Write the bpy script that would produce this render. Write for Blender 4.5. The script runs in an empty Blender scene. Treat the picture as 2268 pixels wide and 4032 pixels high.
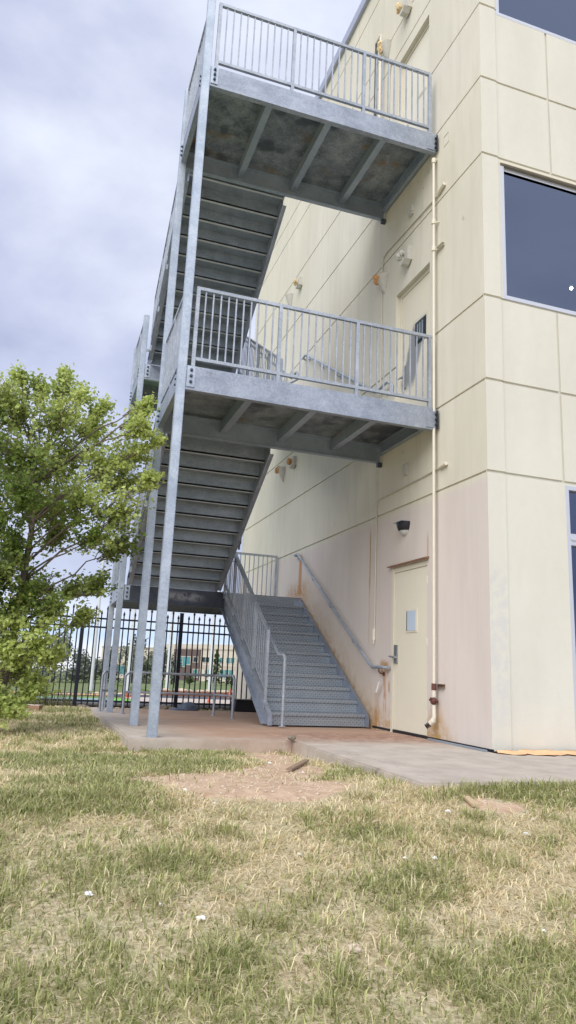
import bpy, bmesh, math, random
import numpy as np
from mathutils import Vector, Matrix
R_ = math.radians
random.seed(7); rng = np.random.default_rng(11)
sc = bpy.context.scene
COL = sc.collection

# ------------------------------------------------------------------ camera
CAM = Vector((-4.657, -6.8391, 0.7609))
AX_R = Vector((0.94630539, -0.32026797, 0.04398343))
AX_U = Vector((-0.11025377, -0.19184091, 0.9752134))
AX_F = Vector((0.30389179, 0.92769903, 0.21685084))
cd = bpy.data.cameras.new('camera'); cam = bpy.data.objects.new('camera', cd); COL.objects.link(cam)
m = Matrix.Identity(4)
for i in range(3):
    m[i][0] = AX_R[i]; m[i][1] = AX_U[i]; m[i][2] = -AX_F[i]; m[i][3] = CAM[i]
cam.matrix_world = m
cd.sensor_fit = 'VERTICAL'; cd.sensor_height = 24.0; cd.lens = 24.0*2800.1/4032
cd.clip_start = 0.05; cd.clip_end = 6000
sc.camera = cam

# ------------------------------------------------------------------ world and sun
SUN_EL, SUN_AZ = R_(45), R_(224)      # compass style azimuth: 0 = +y, clockwise
w = bpy.data.worlds.new('World'); sc.world = w; w.use_nodes = True
nt = w.node_tree; nt.nodes.clear(); L = nt.links
def wn(t, **k):
    n = nt.nodes.new(t)
    for a, b in k.items(): setattr(n, a, b)
    return n
out = wn('ShaderNodeOutputWorld'); bg = wn('ShaderNodeBackground'); bg.inputs['Strength'].default_value = 0.12
sky = wn('ShaderNodeTexSky', sky_type='NISHITA'); sky.sun_disc = False
sky.sun_elevation = SUN_EL; sky.sun_rotation = SUN_AZ
tc = wn('ShaderNodeTexCoord')
mp = wn('ShaderNodeMapping'); mp.inputs['Scale'].default_value = (1.0, 1.0, 1.9); mp.inputs['Location'].default_value = (0.4, 0.15, 0.3)
L.new(tc.outputs['Generated'], mp.inputs['Vector'])
n1 = wn('ShaderNodeTexNoise'); n1.inputs['Scale'].default_value = 1.9; n1.inputs['Detail'].default_value = 9; n1.inputs['Roughness'].default_value = 0.54; n1.inputs['Distortion'].default_value = 0.35
n2 = wn('ShaderNodeTexNoise'); n2.inputs['Scale'].default_value = 5.0; n2.inputs['Detail'].default_value = 6; n2.inputs['Roughness'].default_value = 0.5
L.new(mp.outputs[0], n1.inputs['Vector']); L.new(mp.outputs[0], n2.inputs['Vector'])
cr = wn('ShaderNodeValToRGB'); e = cr.color_ramp.elements
e[0].position = 0.36; e[0].color = (0.34, 0.375, 0.53, 1)
e[1].position = 0.74; e[1].color = (0.80, 0.84, 0.93, 1)
k = cr.color_ramp.elements.new(0.50); k.color = (0.485, 0.52, 0.68, 1)
mx = wn('ShaderNodeMix', data_type='FLOAT'); mx.inputs[0].default_value = 0.33
L.new(n1.outputs['Fac'], mx.inputs[2]); L.new(n2.outputs['Fac'], mx.inputs[3])
# thinner, brighter cloud round one direction of the sky
dn = wn('ShaderNodeVectorMath', operation='DOT_PRODUCT'); dn.inputs[1].default_value = tuple((AX_F+AX_R*(-0.07)+AX_U*0.62).normalized())
nv_ = wn('ShaderNodeVectorMath', operation='NORMALIZE'); L.new(tc.outputs['Generated'], nv_.inputs[0]); L.new(nv_.outputs[0], dn.inputs[0])
gr_ = wn('ShaderNodeMapRange', interpolation_type='SMOOTHSTEP'); gr_.inputs[1].default_value = 0.90; gr_.inputs[2].default_value = 1.0; gr_.inputs[3].default_value = 0.0; gr_.inputs[4].default_value = 0.21
L.new(dn.outputs['Value'], gr_.inputs[0])
ad_ = wn('ShaderNodeMath', operation='ADD'); L.new(mx.outputs[0], ad_.inputs[0]); L.new(gr_.outputs[0], ad_.inputs[1])
dn2 = wn('ShaderNodeVectorMath', operation='DOT_PRODUCT'); dn2.inputs[1].default_value = tuple((AX_F+AX_R*(-0.42)+AX_U*0.45).normalized())
L.new(nv_.outputs[0], dn2.inputs[0])
g2_ = wn('ShaderNodeMapRange', interpolation_type='SMOOTHSTEP'); g2_.inputs[1].default_value = 0.90; g2_.inputs[2].default_value = 1.0; g2_.inputs[3].default_value = 0.0; g2_.inputs[4].default_value = 0.09
L.new(dn2.outputs['Value'], g2_.inputs[0])
sb_ = wn('ShaderNodeMath', operation='SUBTRACT'); L.new(ad_.outputs[0], sb_.inputs[0]); L.new(g2_.outputs[0], sb_.inputs[1])
dn3 = wn('ShaderNodeVectorMath', operation='DOT_PRODUCT'); dn3.inputs[1].default_value = tuple(Vector((0.45, -0.55, 0.70)).normalized())
L.new(nv_.outputs[0], dn3.inputs[0])
g3_ = wn('ShaderNodeMapRange', interpolation_type='SMOOTHSTEP'); g3_.inputs[1].default_value = 0.80; g3_.inputs[2].default_value = 1.0; g3_.inputs[3].default_value = -0.10; g3_.inputs[4].default_value = 0.32
L.new(dn3.outputs['Value'], g3_.inputs[0])
bk_ = wn('ShaderNodeMapRange', interpolation_type='SMOOTHSTEP'); bk_.inputs[1].default_value = 0.1; bk_.inputs[2].default_value = -0.4; spy = wn('ShaderNodeSeparateXYZ'); L.new(nv_.outputs[0], spy.inputs[0]); L.new(spy.outputs[1], bk_.inputs[0])
ml_ = wn('ShaderNodeMath', operation='MULTIPLY'); L.new(g3_.outputs[0], ml_.inputs[0]); L.new(bk_.outputs[0], ml_.inputs[1])
a3_ = wn('ShaderNodeMath', operation='ADD'); L.new(sb_.outputs[0], a3_.inputs[0]); L.new(ml_.outputs[0], a3_.inputs[1])
L.new(a3_.outputs[0], cr.inputs[0])
# low band near the horizon: thinner cloud, pale blue gaps over a bright white bank
sp = wn('ShaderNodeSeparateXYZ'); L.new(tc.outputs['Generated'], sp.inputs[0])
hz = wn('ShaderNodeMapRange'); hz.inputs[1].default_value = 0.0; hz.inputs[2].default_value = 0.07; L.new(sp.outputs[2], hz.inputs[0])
cr2 = wn('ShaderNodeValToRGB'); e = cr2.color_ramp.elements
e[0].position = 0.0; e[0].color = (0.83, 0.85, 0.93, 1)
e[1].position = 1.0; e[1].color = (0.66, 0.72, 0.88, 1)
k = cr2.color_ramp.elements.new(0.50); k.color = (0.50, 0.64, 0.92, 1)
k = cr2.color_ramp.elements.new(0.30); k.color = (0.70, 0.77, 0.93, 1)
L.new(hz.outputs[0], cr2.inputs[0])
hf = wn('ShaderNodeMapRange'); hf.inputs[1].default_value = 0.05; hf.inputs[2].default_value = 0.10; L.new(sp.outputs[2], hf.inputs[0])
mc = wn('ShaderNodeMix', data_type='RGBA'); L.new(hf.outputs[0], mc.inputs[0]); L.new(cr2.outputs[0], mc.inputs[6]); L.new(cr.outputs[0], mc.inputs[7])
sc8 = wn('ShaderNodeVectorMath', operation='SCALE'); sc8.inputs['Scale'].default_value = 4.5
L.new(mc.outputs[2], sc8.inputs[0])
fin = wn('ShaderNodeMix', data_type='RGBA'); fin.inputs[0].default_value = 0.93
L.new(sky.outputs[0], fin.inputs[6]); L.new(sc8.outputs[0], fin.inputs[7])
L.new(fin.outputs[2], bg.inputs[0]); L.new(bg.outputs[0], out.inputs[0])

sl = bpy.data.lights.new('sun', 'SUN'); sl.energy = 1.5; sl.angle = R_(64); sl.color = (1.0, 0.965, 0.90)
so = bpy.data.objects.new('sun', sl); COL.objects.link(so)
sd = Vector((math.sin(SUN_AZ)*math.cos(SUN_EL), math.cos(SUN_AZ)*math.cos(SUN_EL), math.sin(SUN_EL)))
so.rotation_euler = sd.to_track_quat('Z', 'Y').to_euler(); so.location = (-20, -20, 30)
vs = sc.view_settings; vs.view_transform = 'Standard'; vs.look = 'None'; vs.gamma = 1; vs.exposure = 1.22; vs.use_curve_mapping = False

# ------------------------------------------------------------------ material helper
class G:
    def __init__(s, name):
        s.m = bpy.data.materials.new(name); s.m.use_nodes = True; s.t = s.m.node_tree; s.t.nodes.clear()
        s.o = s.t.nodes.new('ShaderNodeOutputMaterial'); s.p = s.t.nodes.new('ShaderNodeBsdfPrincipled')
        s.t.links.new(s.p.outputs[0], s.o.inputs[0]); s.co = s.t.nodes.new('ShaderNodeTexCoord').outputs['Object']
    def lk(s, a, b):
        if isinstance(a, (int, float)): b.default_value = a
        elif isinstance(a, tuple): b.default_value = a if len(a) == 4 or b.type == 'VECTOR' else (*a, 1)
        else: s.t.links.new(a, b)
    def m_(s, op, a, b=0.0, c=None, clamp=False):
        n = s.t.nodes.new('ShaderNodeMath'); n.operation = op; n.use_clamp = clamp
        s.lk(a, n.inputs[0]); s.lk(b, n.inputs[1])
        if c is not None: s.lk(c, n.inputs[2])
        return n.outputs[0]
    def mapv(s, sc_=(1, 1, 1), loc=(0, 0, 0), v=None):
        n = s.t.nodes.new('ShaderNodeMapping'); n.inputs['Scale'].default_value = sc_; n.inputs['Location'].default_value = loc
        s.t.links.new(v or s.co, n.inputs[0]); return n.outputs[0]
    def noise(s, scale, detail=4, rough=0.55, v=None, dist=0):
        n = s.t.nodes.new('ShaderNodeTexNoise'); n.inputs['Scale'].default_value = scale; n.inputs['Detail'].default_value = detail
        n.inputs['Roughness'].default_value = rough; n.inputs['Distortion'].default_value = dist
        s.t.links.new(v or s.co, n.inputs['Vector']); return n.outputs['Fac']
    def vor(s, scale, v=None, feature='F1', out='Color'):
        n = s.t.nodes.new('ShaderNodeTexVoronoi'); n.feature = feature; n.inputs['Scale'].default_value = scale
        s.t.links.new(v or s.co, n.inputs['Vector']); return n.outputs[out]
    def ss(s, x, lo, hi, a=0.0, b=1.0):
        n = s.t.nodes.new('ShaderNodeMapRange'); n.interpolation_type = 'SMOOTHSTEP'
        s.lk(x, n.inputs[0]); n.inputs[1].default_value = lo; n.inputs[2].default_value = hi; n.inputs[3].default_value = a; n.inputs[4].default_value = b
        return n.outputs[0]
    def xyz(s, v=None):
        n = s.t.nodes.new('ShaderNodeSeparateXYZ'); s.t.links.new(v or s.co, n.inputs[0]); return n.outputs
    def mix(s, f, a, b, mode='MIX'):
        n = s.t.nodes.new('ShaderNodeMix'); n.data_type = 'RGBA'; n.blend_type = mode
        s.lk(f, n.inputs[0]); s.lk(a, n.inputs[6]); s.lk(b, n.inputs[7]); return n.outputs[2]
    def attr(s, name):
        n = s.t.nodes.new('ShaderNodeAttribute'); n.attribute_name = name; return n.outputs['Color']
    def bump(s, h, strength=0.3, dist=0.01):
        n = s.t.nodes.new('ShaderNodeBump'); n.inputs['Strength'].default_value = strength; n.inputs['Distance'].default_value = dist
        s.t.links.new(h, n.inputs['Height']); s.t.links.new(n.outputs[0], s.p.inputs['Normal'])
    def fin(s, col=None, rough=0.6, metal=0.0, **k):
        if col is not None: s.lk(col, s.p.inputs['Base Color'])
        s.lk(rough, s.p.inputs['Roughness']); s.lk(metal, s.p.inputs['Metallic'])
        for a, b in k.items(): s.lk(b, s.p.inputs[a.replace('_', ' ')])
        return s.m
MT = {}
def simple(name, col, rough=0.6, metal=0.0, var=0.12, nsc=6.0, **k):
    g = G(name); n = g.noise(nsc, 5, 0.6)
    c = g.mix(n, tuple(max(0, x*(1-var)) for x in col), tuple(min(1, x*(1+var)) for x in col))
    MT[name] = g.fin(c, rough, metal, **k); return MT[name]

def rng_(g, z, a, b, s=0.15):
    return g.m_('MULTIPLY', g.ss(z, a-s, a+s), g.ss(z, b+s, b-s))
# galvanised steel with spangle
def galv(name, a, b, stain=None, metal=0.55, rough=0.5):
    g = G(name)
    sp1 = g.xyz(g.vor(62.0))[0]; n = g.noise(5.0, 6, 0.65); n2 = g.noise(1.1, 5, 0.6, g.mapv((0.7, 0.7, 2.2)), 0.6)
    f = g.m_('ADD', g.m_('MULTIPLY', sp1, 0.16), g.m_('MULTIPLY', n, 0.62)); f = g.m_('ADD', f, g.m_('MULTIPLY', n2, 0.45))
    c = g.mix(g.ss(f, 0.38, 0.95), a, b)
    if stain:
        s1 = g.noise(1.5, 4, 0.6, g.mapv(loc=(3.1, 1.7, 0))); s2 = g.noise(4, 4)
        c = g.mix(g.m_('MULTIPLY', g.ss(s1, 0.55, 0.68), g.ss(s2, 0.35, 0.65)), c, stain)
        s3 = g.noise(2.1, 4, 0.6, g.mapv(loc=(7.3, 2.9, 5)))
        c = g.mix(g.ss(s3, 0.52, 0.66, 0.0, 0.75), c, (0.07, 0.08, 0.10))
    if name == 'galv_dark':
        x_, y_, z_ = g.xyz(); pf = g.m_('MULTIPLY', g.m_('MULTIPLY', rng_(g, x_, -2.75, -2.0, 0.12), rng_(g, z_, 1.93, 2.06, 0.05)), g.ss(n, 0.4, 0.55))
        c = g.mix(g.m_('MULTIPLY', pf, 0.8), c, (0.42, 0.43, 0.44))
    g.bump(n, 0.08, 0.004)
    MT[name] = g.fin(c, g.m_('ADD', rough-0.08, g.m_('MULTIPLY', sp1, 0.14)), metal)
galv('galv_post', (0.34, 0.40, 0.48), (0.56, 0.62, 0.71))
galv('galv_beam', (0.25, 0.285, 0.35), (0.47, 0.515, 0.60))
galv('galv_rail', (0.30, 0.335, 0.39), (0.54, 0.58, 0.64))
galv('galv_step', (0.24, 0.285, 0.33), (0.43, 0.49, 0.55))
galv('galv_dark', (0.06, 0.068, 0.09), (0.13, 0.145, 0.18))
galv('galv_joist', (0.30, 0.355, 0.42), (0.44, 0.51, 0.59))
galv('galv_edge', (0.62, 0.66, 0.68), (0.80, 0.83, 0.84))
galv('galv_deck', (0.13, 0.155, 0.185), (0.44, 0.48, 0.49), stain=(0.30, 0.19, 0.09))
# diamond plate
def diamond(name):
    g = G(name); x, y, z = g.xyz()
    v = g.m_('ADD', y, z)
    def bars(sx, off):
        u = g.m_('ADD', g.m_('MULTIPLY', x, 16.0), g.m_('MULTIPLY', v, 16.0*sx))
        w_ = g.m_('SUBTRACT', g.m_('MULTIPLY', x, 16.0), g.m_('MULTIPLY', v, 16.0*sx))
        fu = g.m_('ABSOLUTE', g.m_('SUBTRACT', g.m_('FRACT', g.m_('ADD', u, off)), 0.5))
        fw = g.m_('ABSOLUTE', g.m_('SUBTRACT', g.m_('FRACT', g.m_('ADD', w_, off)), 0.5))
        d = g.m_('ADD', g.m_('MULTIPLY', fu, 2.4), g.m_('MULTIPLY', fw, 1.0))
        return g.ss(d, 0.62, 0.42)
    h = g.m_('MAXIMUM', bars(1.0, 0.0), bars(-1.0, 0.5))
    n = g.noise(3, 5, 0.6); n2 = g.noise(25, 3)
    c = g.mix(n, (0.19, 0.225, 0.26), (0.31, 0.355, 0.405))
    c = g.mix(g.m_('MULTIPLY', h, 0.38), c, (0.62, 0.67, 0.73))
    hh = g.m_('ADD', h, g.m_('MULTIPLY', n2, 0.1)); g.bump(hh, 0.5, 0.004)
    MT[name] = g.fin(c, 0.42, 0.6)
diamond('diamond')

# stucco
def bandy(g, y, y0, w):      # soft vertical stripe round y0
    return g.ss(g.m_('ABSOLUTE', g.m_('SUBTRACT', y, y0)), w, w*0.25)
def rng_(g, z, a, b, s=0.15):
    return g.m_('MULTIPLY', g.ss(z, a-s, a+s), g.ss(z, b+s, b-s))
def stucco(name, lower=False):
    g = G(name); x, y, z = g.xyz()
    fine = g.noise(120, 3, 0.7); mid = g.noise(9, 5, 0.6); big = g.noise(1.1, 5, 0.6, g.mapv((1, 1, 0.35)))
    streak = g.noise(3.0, 5, 0.65, g.mapv((2.2, 2.2, 0.22)))
    if not lower:
        c = g.mix(g.ss(big, 0.3, 0.7), (0.615, 0.605, 0.53), (0.675, 0.665, 0.59))
        c = g.mix(g.m_('MULTIPLY', g.ss(mid, 0.45, 0.75), 0.20), c, (0.565, 0.56, 0.52))
        # faint repair patch low on the corner
        rp = g.m_('MULTIPLY', g.m_('MULTIPLY', rng_(g, z, 0.3, 2.0, 0.12), g.ss(x, 0.26, 0.22)), g.ss(mid, 0.35, 0.6))
        c = g.mix(g.m_('MULTIPLY', rp, 0.5), c, (0.545, 0.55, 0.55))
    else:
        c = g.mix(g.ss(big, 0.3, 0.7), (0.625, 0.595, 0.49), (0.695, 0.665, 0.56))
        c = g.mix(g.m_('MULTIPLY', g.ss(streak, 0.45, 0.7), 0.42), c, (0.56, 0.53, 0.44))
        lowc = g.mix(g.ss(big, 0.3, 0.72), (0.62, 0.555, 0.51), (0.68, 0.62, 0.57))
        lowc = g.mix(g.m_('MULTIPLY', g.ss(streak, 0.42, 0.7), 0.22), lowc, (0.54, 0.50, 0.46))
        zz = g.m_('ADD', z, g.m_('MULTIPLY', g.m_('SUBTRACT', mid, 0.5), 0.16))
        f = g.ss(zz, 3.12, 2.98)
        f = g.m_('MULTIPLY', f, g.ss(y, 9.5, 5.5, 0.55, 1.0))
        c = g.mix(f, c, lowc)
        rust = (0.42, 0.19, 0.045); tan = (0.50, 0.34, 0.16)
        nn = g.noise(14, 5, 0.7, g.mapv((1, 1, 0.25)))
        bl = g.noise(7, 5, 0.7)
        def st(f, amt, colr):
            nonlocal c
            c = g.mix(g.m_('MULTIPLY', f, amt, clamp=True), c, colr)
        wob = g.m_('ADD', y, g.m_('MULTIPLY', g.m_('SUBTRACT', g.noise(2.5, 2), 0.5), 0.05))
        st(g.m_('MULTIPLY', bandy(g, wob, 3.16, 0.030), rng_(g, z, 2.05, 2.95, 0.12)), 0.8, rust)
        st(g.m_('MULTIPLY', g.m_('MULTIPLY', bandy(g, wob, 3.16, 0.055), rng_(g, z, 1.2, 2.6, 0.3)), g.ss(nn, 0.4, 0.6)), 0.45, tan)
        st(g.m_('MULTIPLY', bandy(g, wob, 6.42, 0.14), rng_(g, z, 2.2, 3.0, 0.1)), 0.75, rust)
        st(g.m_('MULTIPLY', bandy(g, y, 6.55, 0.9), g.m_('MULTIPLY', rng_(g, z, 2.1, 2.42, 0.14), g.ss(bl, 0.3, 0.6))), 0.7, rust)
        # along the first flight: band above the stringer
        sl_ = g.m_('SUBTRACT', z, g.m_('MULTIPLY', g.m_('SUBTRACT', y, 3.0), 0.622))
        bandf = g.m_('MULTIPLY', g.ss(sl_, 1.0, 0.15), g.ss(y, 2.55, 3.0)); bandf = g.m_('MULTIPLY', bandf, g.ss(y, 6.8, 6.0))
        bandf = g.m_('MULTIPLY', bandf, g.ss(z, 2.75, 2.4))
        st(g.m_('MULTIPLY', bandf, g.ss(bl, 0.25, 0.75, 0.35, 1.0)), 0.62, (0.50, 0.36, 0.20))
        st(g.m_('MULTIPLY', g.m_('MULTIPLY', bandf, g.ss(sl_, 0.36, 0.15)), g.ss(bl, 0.45, 0.7)), 0.45, rust)
        # handrail end bracket
        st(g.m_('MULTIPLY', bandy(g, y, 2.62, 0.19), g.m_('MULTIPLY', rng_(g, z, 0.74, 0.95, 0.05), g.ss(bl, 0.3, 0.55))), 0.85, (0.38, 0.18, 0.03))
        st(g.m_('MULTIPLY', bandy(g, wob, 2.60, 0.07), g.m_('MULTIPLY', rng_(g, z, 0.25, 0.78, 0.1), g.ss(nn, 0.35, 0.6))), 0.8, rust)
        st(g.m_('MULTIPLY', bandy(g, wob, 2.46, 0.035), rng_(g, z, 0.52, 0.66, 0.04)), 0.8, rust)
        # along the foot of the wall
        ft = g.m_('MULTIPLY', g.ss(z, 0.42, 0.0), g.m_('MULTIPLY', g.ss(y, 0.55, 1.15), g.ss(y, 3.3, 3.0)))
        st(g.m_('MULTIPLY', ft, g.ss(bl, 0.3, 0.65)), 0.9, (0.47, 0.27, 0.07))
        st(g.m_('MULTIPLY', bandy(g, y, 1.17, 0.24), g.m_('MULTIPLY', g.ss(z, 0.60, 0.05), g.ss(bl, 0.2, 0.6))), 0.85, (0.45, 0.27, 0.08))
        st(g.m_('MULTIPLY', bandy(g, y, 2.85, 0.11), g.m_('MULTIPLY', g.ss(z, 0.75, 0.2), g.ss(nn, 0.35, 0.6))), 0.75, rust)
        st(g.m_('MULTIPLY', bandy(g, y, 1.38, 0.035), rng_(g, z, 2.28, 2.6, 0.1)), 0.5, rust)
        # run marks under upper landings' shelf angle
        st(g.m_('MULTIPLY', g.m_('MULTIPLY', bandy(g, y, 2.95, 0.10), rng_(g, z, 3.4, 3.9, 0.2)), g.ss(nn, 0.35, 0.6)), 0.5, (0.40, 0.39, 0.35))
    # dark pits
    pit = g.noise(2.6, 2, 0.5, g.mapv(loc=(9, 4, 2)))
    g.bump(g.m_('ADD', fine, g.m_('MULTIPLY', mid, 0.8)), 0.35, 0.006)
    MT[name] = g.fin(c, 0.92)
    return MT[name]
stucco('stucco_front'); stucco('stucco_side', True)
simple('stucco_plain', (0.60, 0.57, 0.47), 0.9)
# painted grey-green door with soft grey overpaint round the window and lever (upper door)
simple('door_paint', (0.74, 0.70, 0.57), 0.55, var=0.04, nsc=3)
def door_up():
    g = G('door_patched'); x, y, z = g.xyz(); n = g.noise(6, 4)
    yy = g.m_('ADD', y, g.m_('MULTIPLY', g.m_('SUBTRACT', n, 0.5), 0.10))
    line = g.m_('ABSOLUTE', g.m_('SUBTRACT', yy, g.m_('SUBTRACT', 4.14, g.m_('MULTIPLY', z, 0.40))))
    f = g.m_('MULTIPLY', g.ss(line, 0.26, 0.17), rng_(g, z, 4.98, 5.90, 0.10))
    c = g.mix(g.m_('MULTIPLY', f, 0.85), (0.74, 0.69, 0.55), (0.17, 0.19, 0.22))
    MT['door_patched'] = g.fin(c, 0.55)
door_up()
simple('trim_paint', (0.68, 0.64, 0.52), 0.6, var=0.06)
simple('rusty_lintel', (0.24, 0.13, 0.08), 0.8, var=0.4, nsc=30)
simple('pipe_paint', (0.68, 0.635, 0.53), 0.5, var=0.10, nsc=9)
simple('conduit_paint', (0.55, 0.52, 0.43), 0.5)
simple('rust_iron', (0.12, 0.045, 0.035), 0.75, var=0.5, nsc=25)
simple('dark_metal', (0.03, 0.035, 0.045), 0.45, 0.3)
simple('black_paint', (0.010, 0.012, 0.022), 0.38, var=0.2)
simple('black_plastic', (0.012, 0.014, 0.02), 0.5)
simple('steel_hw', (0.45, 0.46, 0.47), 0.3, 0.85)
simple('bolt_steel', (0.10, 0.12, 0.16), 0.4, 0.7)
simple('foam_orange', (0.62, 0.34, 0.15), 0.85, var=0.4, nsc=12)
simple('foam_yellow', (0.72, 0.56, 0.32), 0.85, var=0.25, nsc=12)
simple('fixture_shell', (0.52, 0.51, 0.46), 0.6, var=0.12, nsc=20)
simple('frosted_glass', (0.55, 0.58, 0.58), 0.25)
simple('white_scrap', (0.80, 0.80, 0.79), 0.8, var=0.05)
simple('alu_frame', (0.62, 0.64, 0.70), 0.35, 0.5, var=0.05)
simple('bronze_head', (0.20, 0.19, 0.16), 0.5, 0.3)
simple('coping', (0.42, 0.45, 0.56), 0.4, 0.4)
simple('cloth_orange', (0.74, 0.46, 0.25), 0.8, var=0.25, nsc=5)
simple('wood_grey', (0.27, 0.19, 0.13), 0.85, var=0.3, nsc=20)
simple('wood_tan', (0.50, 0.38, 0.24), 0.85, var=0.2, nsc=20)
simple('timber', (0.33, 0.20, 0.13), 0.85, var=0.3, nsc=8)
simple('timber_top', (0.60, 0.50, 0.44), 0.85, var=0.2, nsc=8)
simple('tarp', (0.10, 0.13, 0.19), 0.6, var=0.3, nsc=6)
simple('rock', (0.20, 0.17, 0.13), 0.95, var=0.5, nsc=10)
simple('pale_rock', (0.55, 0.46, 0.36), 0.95, var=0.2, nsc=10)
simple('hose_grey', (0.28, 0.30, 0.33), 0.6)
simple('cone_orange', (0.62, 0.13, 0.05), 0.6)
simple('pole_white', (0.62, 0.64, 0.66), 0.45, var=0.05)
simple('brick', (0.125, 0.088, 0.082), 0.9, var=0.25, nsc=2)
simple('office_wall', (0.58, 0.52, 0.44), 0.9, var=0.05, nsc=0.6)
simple('office_band', (0.46, 0.40, 0.33), 0.9, var=0.05, nsc=0.6)
simple('teal_glass', (0.10, 0.30, 0.33), 0.15, 0.3, var=0.45, nsc=0.7)
simple('dark_glass', (0.02, 0.045, 0.05), 0.15, 0.2, var=0.6, nsc=0.7)
simple('red_wall', (0.22, 0.085, 0.055), 0.9, var=0.3, nsc=1.5)
simple('asphalt', (0.055, 0.06, 0.075), 0.85)
simple('water', (0.05, 0.22, 0.22), 0.18, var=0.5, nsc=1.4)
simple('turf', (0.16, 0.50, 0.04), 0.8, var=0.15)
simple('pavers', (0.52, 0.44, 0.38), 0.9, var=0.15, nsc=2)
simple('gravel', (0.42, 0.33, 0.25), 0.95, var=0.5, nsc=22)
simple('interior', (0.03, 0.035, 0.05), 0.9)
simple('blue_item', (0.01, 0.03, 0.50), 0.4)
def glass(name, tint, ior, tr):
    g = G(name); t = g.t; t.nodes.remove(g.p)
    gl = t.nodes.new('ShaderNodeBsdfGlossy'); gl.inputs['Roughness'].default_value = 0.015; gl.inputs['Color'].default_value = (*tint, 1)
    trn = t.nodes.new('ShaderNodeBsdfTransparent'); trn.inputs[0].default_value = (tr, tr, tr*1.15, 1)
    fr = t.nodes.new('ShaderNodeFresnel'); fr.inputs[0].default_value = ior
    ge = t.nodes.new('ShaderNodeNewGeometry'); mm = t.nodes.new('ShaderNodeMath'); mm.operation = 'SUBTRACT'; mm.inputs[0].default_value = 1.0; t.links.new(ge.outputs['Backfacing'], mm.inputs[1])
    m2 = t.nodes.new('ShaderNodeMath'); m2.operation = 'MULTIPLY'; t.links.new(fr.outputs[0], m2.inputs[0]); t.links.new(mm.outputs[0], m2.inputs[1])
    mxs = t.nodes.new('ShaderNodeMixShader'); t.links.new(m2.outputs[0], mxs.inputs[0]); t.links.new(trn.outputs[0], mxs.inputs[1]); t.links.new(gl.outputs[0], mxs.inputs[2])
    t.links.new(mxs.outputs[0], g.o.inputs[0]); MT[name] = g.m
glass('window_glass', (0.58, 0.67, 0.93), 2.85, 0.40)
g = G('lite_glass'); MT['lite_glass'] = g.fin((0.66, 0.78, 0.92), 0.25, 0.3)  # pale blue base colour stands in for the sky reflected in the pane
g = G('lamp_glow'); g.p.inputs['Emission Color'].default_value = (1, 0.93, 0.75, 1); g.p.inputs['Emission Strength'].default_value = 25; MT['lamp_glow'] = g.fin((1, 1, 1), 0.5)

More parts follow.
